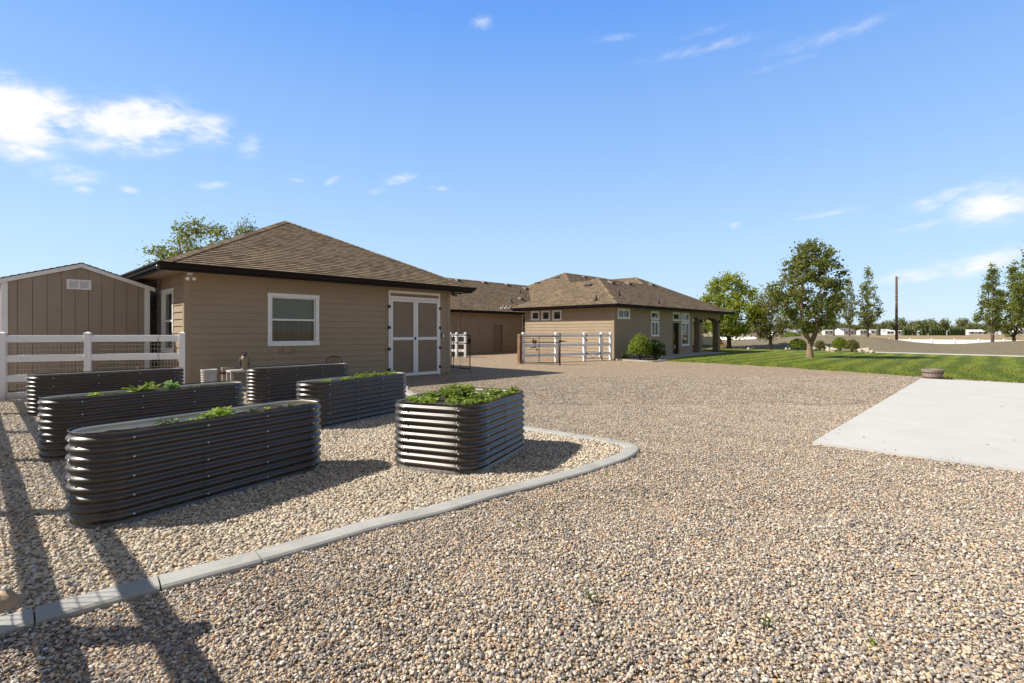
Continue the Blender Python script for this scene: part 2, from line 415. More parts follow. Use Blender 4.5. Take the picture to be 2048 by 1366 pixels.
def lawn_mat():
    m_, h, b, out = new_mat('mown_lawn')
    geo = h.n('ShaderNodeNewGeometry').outputs['Position']; px_, py_, pz_ = h.sep(geo)
    wob = h.noise(geo, .35, 3, .5)
    # mowing swaths: the mower's passes, about 1.1 m each, curving round the yard
    dx = h.math('SUBTRACT', px_, -6.0); dy = h.math('SUBTRACT', py_, 18.0)
    r = h.math('SQRT', h.math('ADD', h.math('MULTIPLY',dx,dx), h.math('MULTIPLY',dy,dy)))
    ang = h.math('ADD', r, h.math('MULTIPLY', wob, 1.6))
    bend = h.math('MAXIMUM', h.math('SUBTRACT', 27.0, px_), 0.0)
    ang = h.math('ADD', h.math('ADD', py_, h.math('MULTIPLY', h.math('MULTIPLY', bend, bend), .035)), h.math('MULTIPLY', wob, 1.3))
    st = h.math('SINE', h.math('MULTIPLY', ang, 2*pi/1.15))
    st = h.maprange(st, -.7, .7, 0, 1, True)
    fine = h.noise(geo, 55, 4, .7); mid = h.noise(geo, 3.0, 5, .65); big = h.noise(geo,.4,3)
    st3 = h.math('SINE', h.math('MULTIPLY', ang, 2*pi/.31)); 
    c = h.mix(h.math('MULTIPLY', st, h.maprange(mid,.3,.6,.5,1.0)), (0.092,0.14,0.006,1), (0.25,0.285,0.018,1))
    c = h.mix(h.maprange(st3,.2,1,0,.25), c, (0.08,0.105,0.014,1))
    c = h.mix(h.maprange(fine,.35,.7,0,.5), c, (0.06,0.08,0.012,1))
    c = h.mix(h.maprange(mid,.5,.8,0,.4), c, (0.19,0.20,0.045,1))
    c = h.mix(h.maprange(big,.45,.7,0,.3), c, (0.17,0.185,0.035,1))
    h.l(c, b.inputs['Base Color']); b.inputs['Roughness'].default_value=.8; b.inputs['Specular IOR Level'].default_value=.25
    bump(h,b,h.math('ADD',fine,mid),1.0,.04)
    return m_
M['lawn'] = lawn_mat()
def field_mat():
    m_, h, b, out = new_mat('dry_field')
    geo = h.n('ShaderNodeNewGeometry').outputs['Position']
    st = h.noise(h.combine(h.math('MULTIPLY',h.sep(geo)[0],.3), h.sep(geo)[1], 0), .35, 4, .6); f = h.noise(geo, 3, 5, .7); g = h.noise(geo,.03,3)
    c = h.ramp(f, [(.25,(0.20,0.135,0.065)),(.5,(0.34,0.235,0.12)),(.75,(0.44,0.32,0.175))])
    c = h.mix(h.maprange(st,.4,.65,0,.6), c, (0.20,0.15,0.07,1))
    c = h.mix(h.maprange(g,.45,.7,0,.5), c, (0.16,0.15,0.05,1))
    h.l(c, b.inputs['Base Color']); b.inputs['Roughness'].default_value=1; bump(h,b,f,.8,.1); return m_
M['field'] = field_mat()
def concrete(name, base, var=.12, stain=.5, sc=1.0):
    m_, h, b, out = new_mat(name)
    geo = h.n('ShaderNodeNewGeometry').outputs['Position']
    n1 = h.noise(geo, 1.2*sc, 6, .62, .6); n2 = h.noise(geo, 14*sc, 5, .6); n3 = h.noise(geo, 220, 2, .6); n4 = h.noise(geo,.35*sc,3)
    lo = tuple(x*(1-var) for x in base)+(1,); hi = tuple(min(1,x*(1+var)) for x in base)+(1,)
    c = h.mix(h.maprange(n1,.3,.7), lo, hi)
    c = h.mix(h.maprange(n2,.55,.8,0,stain*.5), c, tuple(x*.6 for x in base)+(1,))
    c = h.mix(h.maprange(n4,.55,.75,0,stain*.4), c, (base[0]*.85,base[1]*.8,base[2]*.68,1))
    c = h.mix(h.maprange(n3,.6,.8,0,.35), c, tuple(x*.5 for x in base)+(1,))
    h.l(c,b.inputs['Base Color']); b.inputs['Roughness'].default_value=.85; b.inputs['Specular IOR Level'].default_value=.3
    bump(h,b,h.math('ADD',h.math('MULTIPLY',n3,.4),n2),.25,.006); return m_
M['pad'] = concrete('pad_concrete', (0.50,0.485,0.45), .05, .3)
M['kerb'] = concrete('kerb_concrete', (0.37,0.36,0.325), .16, 1.0, 3)
M['patio'] = concrete('patio_concrete', (0.42,0.40,0.37), .1, .6)
M['rock'] = concrete('boulder_stone', (0.45,0.39,0.32), .3, 1.0, 3)
M['rock2'] = concrete('tan_rock', (0.38,0.27,0.17), .25, 1.0, 6)

def leaf_mat(name, c1, c2, c3, trans=.42, sc=1.6):
    m_ = bpy.data.materials.new(name); m_.use_nodes=True; t=m_.node_tree; t.nodes.clear(); h=NT(t)
    out=h.n('ShaderNodeOutputMaterial'); geo=h.n('ShaderNodeNewGeometry')
    n1=h.noise(geo.outputs['Position'], sc, 3,.6); rnd=geo.outputs['Random Per Island']
    c=h.mix(h.maprange(n1,.35,.65), (*c1,1),(*c2,1)); c=h.mix(h.maprange(rnd,.55,1,0,.8), c, (*c3,1))
    p=h.n('ShaderNodeBsdfPrincipled'); h.l(c,p.inputs['Base Color']); p.inputs['Roughness'].default_value=.5; p.inputs['Specular IOR Level'].default_value=.35
    tl=h.n('ShaderNodeBsdfTranslucent'); h.l(h.mix(1.0,c,(1.5,1.7,.6,1),'MULTIPLY'), tl.inputs[0])
    mx=h.n('ShaderNodeMixShader'); mx.inputs[0].default_value=trans; h.l(p.outputs[0],mx.inputs[1]); h.l(tl.outputs[0],mx.inputs[2]); h.l(mx.outputs[0],out.inputs[0]); return m_
M['leaf_tree'] = leaf_mat('tree_leaves', (0.115,0.145,0.032),(0.185,0.20,0.05),(0.20,0.14,0.07))
M['leaf_yellow'] = leaf_mat('spring_leaves', (0.23,0.26,0.03),(0.31,0.33,0.045),(0.17,0.16,0.05))
M['leaf_mixed'] = leaf_mat('mixed_leaves', (0.14,0.155,0.036),(0.19,0.175,0.055),(0.18,0.115,0.065))
M['leaf_green'] = leaf_mat('fresh_leaves', (0.135,0.165,0.034),(0.20,0.225,0.045),(0.17,0.13,0.055))
M['leaf_bush'] = leaf_mat('bush_leaves', (0.16,0.21,0.02),(0.24,0.29,0.035),(0.08,0.10,0.018), .35, 3)
M['leaf_bushd'] = leaf_mat('dark_bush_leaves', (0.035,0.07,0.012),(0.05,0.10,0.018),(0.05,0.045,0.02), .2, 3)
M['leaf_far'] = leaf_mat('far_leaves', (0.13,0.16,0.065),(0.19,0.20,0.08),(0.15,0.14,0.08), .2, .3)
M['leaf_cedar'] = leaf_mat('cedar_leaves', (0.055,0.085,0.022),(0.08,0.11,0.03),(0.045,0.06,0.02), .1, .8)
M['herb'] = leaf_mat('herb_leaves', (0.165,0.215,0.035),(0.26,0.30,0.055),(0.10,0.145,0.025), .35, 6)
M['herb_pale'] = leaf_mat('pale_herb_leaves', (0.20,0.30,0.12),(0.30,0.40,0.20),(0.12,0.22,0.06), .35, 8)
M['herb_yellow'] = leaf_mat('yellow_herb_leaves', (0.22,0.30,0.035),(0.34,0.40,0.05),(0.14,0.20,0.03), .35, 8)
M['herb_dark'] = leaf_mat('dark_herb_leaves', (0.05,0.10,0.03),(0.08,0.14,0.04),(0.10,0.06,0.04), .3, 8)
M['bark'] = paint('bark', (0.24,0.165,0.115), .9, .35, 14, 60, 1.0)
M['bark_dark'] = paint('dark_bark', (0.09,0.065,0.05), .9, .35, 14, 60, 1.0)
M['soil'] = paint('dark_soil', (0.045,0.032,0.022), 1.0, .5, 14, 90, 1.2)
def bedmetal():
    m_, h, b, out = new_mat('bronze_steel')
    geo=h.n('ShaderNodeNewGeometry').outputs['Position']
    n1=h.noise(geo,2.2,4,.6); n2=h.noise(geo,26,4,.65)
    c=h.mix(h.maprange(n1,.3,.7),(0.045,0.037,0.031,1),(0.062,0.052,0.044,1))
    z=h.sep(geo)[2]
    c=h.mix(h.math('MULTIPLY',h.maprange(z,0,.22,.8,0,True),h.maprange(n2,.35,.65)),c,(0.14,0.12,0.10,1))
    h.l(c,b.inputs['Base Color']); b.inputs['Metallic'].default_value=.4
    h.l(h.maprange(n2,.3,.7,.32,.42),b.inputs['Roughness']); b.inputs['Specular IOR Level'].default_value=.6
    b.inputs['Coat Weight'].default_value=.4; b.inputs['Coat Roughness'].default_value=.42
    return m_
M['bedmetal']=bedmetal()
M['bedliner']=paint('cream_liner',(0.88,0.82,0.68),.4,.05,4,50,.1)
M['rubber']=paint('black_rubber',(0.012,0.012,0.012),.6,.1)
def barrelwood():
    m_, h, b, out = new_mat('weathered_oak')
    o=h.n('ShaderNodeTexCoord').outputs['Object']; x,y,z=h.sep(o)
    ang=h.math('ARCTAN2',y,x); st=h.math('FRACT',h.math('MULTIPLY',ang,20/(2*pi)))
    idn=h.math('FLOOR',h.math('MULTIPLY',ang,20/(2*pi)))
    wn=h.n('ShaderNodeTexWhiteNoise',noise_dimensions='1D'); h.l(idn,wn.inputs['W'])
    g=h.noise(h.combine(h.math('MULTIPLY',ang,6),0,h.math('MULTIPLY',z,1.5)),9,4,.7)
    c=h.mix(wn.outputs['Value'],(0.26,0.215,0.175,1),(0.38,0.325,0.27,1)); c=h.mix(h.maprange(g,.35,.7,0,.5),c,(0.12,0.09,0.07,1))
    seam=h.math('LESS_THAN',h.math('ABSOLUTE',h.math('SUBTRACT',st,.5)),.46)
    c=h.mix(seam,(0.03,0.02,0.015,1),c); h.l(c,b.inputs['Base Color']); b.inputs['Roughness'].default_value=.85; bump(h,b,g,.4,.01); return m_
M['oak']=barrelwood()
# ------------------------------------------------------------------ ground
def lerp_tab(tab, x):
    if x <= tab[0][0]: return tab[0][1]
    for (a, va), (b, vb) in zip(tab, tab[1:]):
        if x <= b: return va + (vb-va)*(x-a)/(b-a)
    return tab[-1][1]
def sstep(a, b, x):
    t = min(1, max(0, (x-a)/(b-a))); return t*t*(3-2*t)
def bearing_px(xc, yc):
    if yc <= 0.1*abs(xc)+.01: return 1e4*(1 if xc > 0 else -1)
    return 1024 + F*xc/yc
LAWN_FAR = [(1300,36.5),(1400,46.5),(1440,48),(1500,46.5),(1560,45),(1640,42),(1700,39.8),(1745,37.5),(1850,35),(2048,31),(2300,27.5),(2700,24),(3400,22)]
CREST = [(1300,682),(1400,681),(1440,679.5),(1490,679),(1540,675.5),(1600,672),(1640,671),(1700,672.5),(1760,675.5),(1790,679.5),(1830,684.5),(1880,688.3),(1930,687.8),(1980,684.5),(2048,681),(2200,677),(3400,673)]
def terrain_z(xc, yc):
    p = bearing_px(xc, yc); D = yc if yc > 0 else 0
    r = sqrt(xc*xc+yc*yc)
    s0 = 52 if p > 1470 else 66
    z = -0.06 - .85*sstep(s0, s0+8, D if yc > 0 else 0) if yc > 0 else -.06
    if D > 90: z += (D-90)*.0033 if D < 520 else 430*.0033
    return z
mb = MB(); rads = [0,2,4,7,10,14,18,22,26,30,35,40,46,50,53,56,59,62,66,69,72,76,82,90,100,120,150,190,240,300,380,480,600,800,1100,1600,2600,4500]
NA = 240; pts = []; fs = []
for r in rads:
    for k in range(NA):
        t = 2*pi*k/NA; xc = r*sin(t); yc = r*cos(t); X_, Y_ = cw(xc, yc); pts.append((X_, Y_, terrain_z(xc, yc)))
for i in range(len(rads)-1):
    for k in range(NA):
        k2 = (k+1) % NA
        if i == 0: fs.append((i*NA, (i+1)*NA+k2, (i+1)*NA+k))
        else: fs.append((i*NA+k, i*NA+k2, (i+1)*NA+k2, (i+1)*NA+k))
mb.add(pts, fs, True)
g = struct(mb.obj('ground', M['field']))

# pad, lawn, garden outlines in the viewer's ground frame (xc, yc)
def g2(px, py): 
    D = EYE*F/(py-HZ); return ((px-1024)/F*D, D)
PADN = g2(1625,889); PADF = g2(1886,760.5)
ud = (SA, CA); vd = (-CA, SA)
padpoly = [PADN, (PADN[0]-vd[0]*9, PADN[1]-vd[1]*9), (PADN[0]-vd[0]*9+ud[0]*13.2, PADN[1]-vd[1]*9+ud[1]*13.2), PADF]
KERB_PX = [(-260,1357),(-120,1303),(0,1261),(171,1212),(386,1155.5),(581,1102.5),(740.6,1056),(885,1021.5),(997,989),(1091,965.5),(1174,942),(1235,921),(1262,906),(1258,896),(1230,888.5),(1192,882),(1138,873),(1090,865),(1048,857)]
kerb = [g2(*p) for p in KERB_PX]
def w2c(X_, Y_): return (X_*SA - Y_*CA, X_*CA + Y_*SA)
kerb += [w2c(6.3,7.6), w2c(6.8,9.2), w2c(7.6,11.0), w2c(8.3,12.2), w2c(8.5,14.5)]
def catmull(P, n=8):
    out = []
    for i in range(len(P)-1):
        p0 = P[max(i-1,0)]; p1 = P[i]; p2 = P[i+1]; p3 = P[min(i+2,len(P)-1)]
        for k in range(n):
            t = k/n; out.append(tuple(0.5*((2*b)+(-a+c)*t+(2*a-5*b+4*c-d)*t*t+(-a+3*b-3*c+d)*t**3) for a,b,c,d in zip(p0,p1,p2,p3)))
    out.append(P[-1]); return out
kerb = catmull(kerb, 6)
# resample by length
def resample(P, step):
    out=[P[0]]; acc=0
    for a,b in zip(P,P[1:]):
        L=math.dist(a,b)
        if L<1e-9: continue
        d=step-acc
        while d<=L:
            out.append((a[0]+(b[0]-a[0])*d/L,a[1]+(b[1]-a[1])*d/L)); d+=step
        acc=L-(d-step)
    return out
kerb = resample(kerb, .06)
gardenpoly = kerb[::4] + [w2c(3.5,14.6), w2c(-.5,16.4), w2c(-3,6), w2c(-3,3)]
def inpoly(x, y, P):
    c = False; j = len(P)-1
    for i in range(len(P)):
        if (P[i][1] > y) != (P[j][1] > y) and x < (P[j][0]-P[i][0])*(y-P[i][1])/(P[j][1]-P[i][1])+P[i][0]: c = not c
        j = i
    return c
def nearkerb(x, y, d):
    return any((x-a)*(x-a)+(y-b)*(y-b) < d*d for a, b in kerb[::2])
def gz(x, y):                              # soft unevenness of the raked gravel
    return .018*mnoise.noise(Vector((x*.55, y*.55, 0))) + .013*mnoise.noise(Vector((x*1.9, y*1.9, 3)))
LAWN_NEAR = [(1300,720.5),(1335,723.4),(1420,727),(1500,731.5),(1600,738),(1700,744.5),(1780,750.5),(1860,756.5),(1950,762),(2048,768.5),(2300,784),(2700,812),(3400,850)]
# gravel sheets: rows of a grid, garden sheet lies on the drive sheet
def sheet(name, test, x0, x1, y0, y1, st, z0, mat):
    mb = MB(); idx = {}; 
    nx = int((x1-x0)/st); ny = int((y1-y0)/st)
    V=[]; Fc=[]
    def vid(i,j):
        if (i,j) not in idx:
            x=x0+i*st; y=y0+j*st; X_,Y_=cw(x,y); idx[(i,j)]=len(V); V.append((X_,Y_,z0+gz(x,y)))
        return idx[(i,j)]
    for i in range(nx):
        for j in range(ny):
            if test(x0+(i+.5)*st, y0+(j+.5)*st): Fc.append((vid(i,j),vid(i+1,j),vid(i+1,j+1),vid(i,j+1)))
    mb.add(V,Fc,True); return struct(mb.obj(name, mat))
LAWN_C = [g2(*p) for p in LAWN_NEAR]
def lawn_near_D(px):
    return lerp_tab([(p[0], EYE*F/(p[1]-HZ)) for p in LAWN_NEAR], px)
def drive_test(x, y):
    r = bearing_px(x, y)
    if r > 1335 and y > 8: return y < lawn_near_D(r) + .25
    return y < 62
sheet('gravel_drive', drive_test, -34, 16, -6, 48, .5, 0.0, M['drive_sheet'])
sheet('garden_gravel', lambda x,y: inpoly(x,y,gardenpoly), -14, 3, -2, 15, .125, 0.012, M['bed_sheet'])

# loose stones as real pebbles near the viewer (scattered with geometry nodes)
def pebble_nodes(name, dens, rmin, rmax, mat, seed):
    ng = bpy.data.node_groups.new(name, 'GeometryNodeTree'); N = ng.nodes; L = ng.links
    ng.interface.new_socket('Geometry', in_out='INPUT', socket_type='NodeSocketGeometry')
    ng.interface.new_socket('Geometry', in_out='OUTPUT', socket_type='NodeSocketGeometry')
    gi = N.new('NodeGroupInput'); go = N.new('NodeGroupOutput')
    dist = N.new('GeometryNodeDistributePointsOnFaces'); dist.inputs['Density'].default_value = dens; dist.inputs['Seed'].default_value = seed
    L.new(gi.outputs[0], dist.inputs['Mesh'])
    join = N.new('GeometryNodeJoinGeometry')
    for k, (sc, sd_) in enumerate((((1,.74,.50),1),((1,.58,.42),5),((1,.86,.55),9),((1,.66,.62),13))):
        ic = N.new('GeometryNodeMeshIcoSphere'); ic.inputs['Subdivisions'].default_value = 2; ic.inputs['Radius'].default_value = 1.0
        sp = N.new('GeometryNodeSetPosition'); nt = N.new('ShaderNodeTexNoise'); nt.noise_dimensions='4D'; nt.inputs['Scale'].default_value=.75; nt.inputs['W'].default_value = sd_*3.1; nt.inputs['Detail'].default_value=1
        sub = N.new('ShaderNodeVectorMath'); sub.operation='SUBTRACT'; sub.inputs[1].default_value=(.5,.5,.5)
        mul = N.new('ShaderNodeVectorMath'); mul.operation='SCALE'; mul.inputs['Scale'].default_value=1.3
        L.new(nt.outputs['Color'], sub.inputs[0]); L.new(sub.outputs[0], mul.inputs[0]); L.new(mul.outputs[0], sp.inputs['Offset'])
        L.new(ic.outputs['Mesh'], sp.inputs['Geometry'])
        tr = N.new('GeometryNodeTransform'); tr.inputs['Scale'].default_value = sc; L.new(sp.outputs[0], tr.inputs['Geometry'])
        ss = N.new('GeometryNodeSetShadeSmooth'); L.new(tr.outputs[0], ss.inputs[0])
        sm = N.new('GeometryNodeSetMaterial'); sm.inputs['Material'].default_value = mat; L.new(ss.outputs[0], sm.inputs[0])
        gi_ = N.new('GeometryNodeGeometryToInstance'); L.new(sm.outputs[0], gi_.inputs[0]); L.new(gi_.outputs[0], join.inputs[0])
    iop = N.new('GeometryNodeInstanceOnPoints'); iop.inputs['Pick Instance'].default_value = True
    L.new(dist.outputs['Points'], iop.inputs['Points']); L.new(join.outputs[0], iop.inputs['Instance'])
    rr = N.new('FunctionNodeRandomValue'); rr.data_type='FLOAT_VECTOR'; rr.inputs[0].default_value=(-.45,-.45,0); rr.inputs[1].default_value=(.45,.45,6.283); rr.inputs['Seed'].default_value=seed+1
    L.new(rr.outputs[0], iop.inputs['Rotation'])
    rs = N.new('FunctionNodeRandomValue'); rs.data_type='FLOAT'; rs.inputs[2].default_value=0; rs.inputs[3].default_value=1; rs.inputs['Seed'].default_value=seed+2
    pw = N.new('ShaderNodeMath'); pw.operation='POWER'; L.new(rs.outputs[1], pw.inputs[0]); pw.inputs[1].default_value=2.0
    mr = N.new('ShaderNodeMapRange'); L.new(pw.outputs[0], mr.inputs[0]); mr.inputs[3].default_value=rmin; mr.inputs[4].default_value=rmax
    L.new(mr.outputs[0], iop.inputs['Scale'])
    rz = N.new('FunctionNodeRandomValue'); rz.data_type='FLOAT_VECTOR'; rz.inputs[0].default_value=(0,0,-.004); rz.inputs[1].default_value=(0,0,.011); rz.inputs['Seed'].default_value=seed+3
    ti = N.new('GeometryNodeTranslateInstances'); L.new(iop.outputs[0], ti.inputs[0]); L.new(rz.outputs[0], ti.inputs['Translation']); ti.inputs['Local Space'].default_value=False
    L.new(ti.outputs[0], go.inputs[0]); return ng
def pebbles(name, label, test, x0, x1, y0, y1, st, z0, dens, rmin, rmax, mat, seed):
    o = sheet(name, test, x0, x1, y0, y1, st, z0, mat); del o['kind']
    tag(o, label, 'gravel', kind='stuff')
    md = o.modifiers.new('scatter', 'NODES'); md.node_group = pebble_nodes(name, dens, rmin, rmax, mat, seed)
    return o
def inview(x, y, lo, hi):
    return lo <= y < hi and abs(x) < y*1.06 + .9
padin = [(PADN[0]+ud[0]*a-vd[0]*b, PADN[1]+ud[1]*a-vd[1]*b) for a,b in ((.16,.16),(.16,8.9),(13.1,8.9),(13.1,.16))]
NEARD, MIDD = 4.3, 10.5
def t_drive(lo, hi): return lambda x, y: inview(x, y, lo, hi) and not inpoly(x, y, gardenpoly) and not inpoly(x, y, padpoly) and not nearkerb(x, y, .095)
def t_gard(lo, hi): return lambda x, y: inview(x, y, lo, hi) and inpoly(x, y, gardenpoly) and not nearkerb(x, y, .095)
pebbles('drive_pebbles', 'mixed grey, tan and rust river pebbles of the drive nearest the viewer', t_drive(1.4,NEARD), -6.5, 6.5, 1.4, NEARD, .08, 0.003, 8200, .0048, .0128, M['peb_drive'], 11)
pebbles('drive_pebbles', 'mixed river pebbles of the drive a few steps farther out', t_drive(NEARD,MIDD), -11.5, 12, NEARD, MIDD, .1, 0.002, 5200, .0050, .0125, M['peb_drive'], 12)
pebbles('drive_pebbles', 'mixed river pebbles of the drive in the middle distance', t_drive(MIDD,17.5), -19, 16, MIDD, 17.5, .2, 0.0, 1900, .0075, .0155, M['peb_far'], 15)
pebbles('stray_pebbles', 'stray pebbles kicked onto the edge of the concrete pad', lambda x,y: inpoly(x,y,padpoly) and not inpoly(x,y,padin), 3, 15, 5, 17, .06, .040, 55, .005, .011, M['peb_drive'], 16)
pebbles('garden_pebbles', 'pale tan river pebbles inside the concrete kerb nearest the viewer', t_gard(1.4,5.6), -6.5, 2, 1.4, 5.6, .08, 0.015, 3300, .0075, .0195, M['peb_bed'], 13)
pebbles('garden_pebbles', 'pale tan river pebbles around the metal planters', t_gard(5.6,11.5), -12, 3, 5.6, 11.5, .1, 0.015, 2000, .010, .021, M['peb_bed'], 14)

# kerb: cast concrete blocks end to end
mb = MB(); kk = resample(kerb, .06); seg = []; cnt = 0; random.seed(3)
i = 0
while i < len(kk)-3:
    n = random.choice((8,9,9,10)); j = min(i+n, len(kk)-1)
    P = kk[i:j+1]; V=[]; prof = [(-.092,-.05),(-.092,.028),(-.082,.038),(0,.041),(.075,.038),(.090,.026),(.092,-.05)]
    for a,(x,y) in enumerate(P):
        b0 = P[max(a-1,0)]; b1 = P[min(a+1,len(P)-1)]; tx,ty=b1[0]-b0[0],b1[1]-b0[1]; L_=math.hypot(tx,ty); tx/=L_; ty/=L_
        e = .0045 if a==0 else (-.0045 if a==len(P)-1 else 0)
        for q,z in prof:
            X_,Y_=cw(x+ty*q+tx*e, y-tx*q+ty*e); V.append((X_,Y_,z+gz(x,y)*.5+ .004*mnoise.noise(Vector((x*1.3,y*1.3,9)))))
    m_=len(prof); Fc=[]
    for a in range(len(P)-1):
        for q in range(m_-1): Fc.append((a*m_+q,(a+1)*m_+q,(a+1)*m_+q+1,a*m_+q+1))
    Fc.append(list(range(m_))[::-1]); Fc.append([(len(P)-1)*m_+q for q in range(m_)])
    mb.add(V,Fc,False); i=j
struct(mb.obj('garden_kerb', M['kerb']))

# concrete pad: two slabs with a joint
def flatpoly(mb, P, z0, z1, ch=0.0):
    n=len(P); W=[cw(*p) for p in P]
    mb.add([(a,b,z1) for a,b in W]+[(a,b,z0) for a,b in W], [list(range(n))]+[(i,i+n,(i+1)%n+n,(i+1)%n) for i in range(n)])
def pl_(p,a,b): return (p[0]+ud[0]*a-vd[0]*b, p[1]+ud[1]*a-vd[1]*b)
mb = MB()
def pl(p, a, b): return (p[0]+ud[0]*a-vd[0]*b, p[1]+ud[1]*a-vd[1]*b)
jt = 3.35
for (a0,a1,z) in ((0,jt-.006,.036),(jt+.006,13.15,.036)):
    for (b0,b1) in ((0,4.5-.006),(4.5+.006,9)):
        flatpoly(mb, [pl(PADN,a0,b0),pl(PADN,a0,b1),pl(PADN,a1,b1),pl(PADN,a1,b0)], -.05, z)
flatpoly(mb, [pl(PADN,.05,.05),pl(PADN,.05,8.9),pl(PADN,13.1,8.9),pl(PADN,13.1,.05)], -.055, .015)
struct(mb.obj('concrete_pad', M['pad']))

# lawn
mb = MB(); pxs = [1300+ i*(3400-1300)/120 for i in range(121)]; rows = 26; V=[]; Fc=[]
for a,p in enumerate(pxs):
    d0 = lawn_near_D(p); d1 = lerp_tab(LAWN_FAR, p)+.5
    for r in range(rows+1):
        D = d0 + (d1-d0)*(r/rows)
        x = (p-1024)/F*D; X_,Y_ = cw(x, D)
        z = .035 + .03*mnoise.noise(Vector((X_*.25,Y_*.25,1)))*min(1,r/3)
        if r == 0: z = -.02
        V.append((X_,Y_,z))
for a in range(120):
    for r in range(rows): Fc.append((a*(rows+1)+r,(a+1)*(rows+1)+r,(a+1)*(rows+1)+r+1,a*(rows+1)+r+1))
mb.add(V,Fc,True); struct(mb.obj('lawn', M['lawn']))
# grass tufts standing along the near edge and over the lawn: real blades
mb = MB(); random.seed(5)
for k in range(15000):
    p = random.uniform(1310, 2250); t = random.random()**1.5
    d0 = lawn_near_D(p); D = d0 + t*13 + .02; x=(p-1024)/F*D + random.uniform(-.05,.05)
    X_,Y_=cw(x,D); a=random.uniform(0,6.28); h_=random.uniform(.035,.075); w_=random.uniform(.008,.02); lx,ly=random.uniform(-.03,.03),random.uniform(-.03,.03)
    mb.add([(X_-cos(a)*w_,Y_-sin(a)*w_,.02),(X_+cos(a)*w_,Y_+sin(a)*w_,.02),(X_+lx,Y_+ly,.03+h_)],[(0,1,2)])
M['blade']=leaf_mat('grass_blades',(0.11,0.15,0.012),(0.17,0.20,0.02),(0.18,0.19,0.03),.3,2)
tag(mb.obj('grass', M['blade']), 'short bright green grass blades standing in the mown lawn', 'grass', kind='stuff')

# gravel berm behind the lawn
mb = MB(); V=[]; Fc=[]; rows=22; pxs=[1300+i*14 for i in range(151)]
def berm_z(p, t, x, y):
    dc = lerp_tab(LAWN_FAR,p)+10.0; zc = EYE-(lerp_tab(CREST,p)-HZ)*dc/F
    if t<=.5: z = .02+(zc-.02)*sstep(0,.5,t)**.9
    else: z = zc-(zc+1.0)*sstep(.5,1,t)
    return z + .05*mnoise.noise(Vector((x*.15,y*.15,2)))*min(1,t*5)
for p in pxs:
    d0 = lerp_tab(LAWN_FAR,p)
    for r in range(rows+1):
        t=r/rows; D=d0+t*20.0; x=(p-1024)/F*D; X_,Y_=cw(x,D); V.append((X_,Y_,berm_z(p,t,X_,Y_) if r else -.05))
n=rows+1
for a in range(150):
    for r in range(rows): Fc.append((a*n+r,(a+1)*n+r,(a+1)*n+r+1,a*n+r+1))
mb.add(V,Fc,True); struct(mb.obj('gravel_berm', M['berm']))
def berm_at(p, D):
    d0=lerp_tab(LAWN_FAR,p); t=(D-d0)/20.0; X_,Y_=pd(p,D)
    return (X_,Y_, .03 if t<=0 else (berm_z(p,t,X_,Y_) if t<1 else terrain_z((p-1024)/F*D,D)))
# pale edging strip between lawn and berm, and along the house bed
def strip(name, P, wdt, z0, z1, mat):
    mb=MB(); V=[]; 
    for a,(x,y) in enumerate(P):
        b0=P[max(a-1,0)]; b1=P[min(a+1,len(P)-1)]; tx,ty=b1[0]-b0[0],b1[1]-b0[1]; L_=math.hypot(tx,ty); tx/=L_; ty/=L_
        for q,z in ((-wdt/2,z0),(-wdt/2,z1),(wdt/2,z1),(wdt/2,z0)):
            X_,Y_=cw(x+ty*q,y-tx*q); V.append((X_,Y_,z))
    Fc=[]
    for a in range(len(P)-1):
        for q in range(3): Fc.append((a*4+q,(a+1)*4+q,(a+1)*4+q+1,a*4+q+1))
    Fc += [(3,2,1,0), tuple((len(P)-1)*4+q for q in range(4))]
    mb.add(V,Fc,False); return struct(mb.obj(name,mat))
strip('lawn_edging', [((p-1024)/F*lerp_tab(LAWN_FAR,p), lerp_tab(LAWN_FAR,p)) for p in range(1740,3300,20)], .22, -.05, .09, M['pad'])
# patio slab + house bed
HB = [g2(1229,719.5),g2(1262,721.5),g2(1305,723.6),g2(1335,722.0)]
PAT = [g2(1316,722.6),g2(1340,719.6),g2(1372,714.6),g2(1405,711.2),g2(1436,708.6),g2(1452,706.6)]
strip('bed_edging', catmull(HB,5), .14, -.05, .06, M['kerb'])
mb = MB()
flatpoly(mb, [PAT[0],PAT[1],PAT[2],PAT[3],PAT[4],PAT[5],w2c(41.6,24),w2c(31,24),w2c(30.0,15.5)], -.05, .07)
struct(mb.obj('patio', M['patio']))
mb = MB(); flatpoly(mb, [HB[0],HB[1],HB[2],HB[3],w2c(31.5,15.8),w2c(24.7,15.8)], -.05, .035); struct(mb.obj('mulch_bed', M['mulch']))

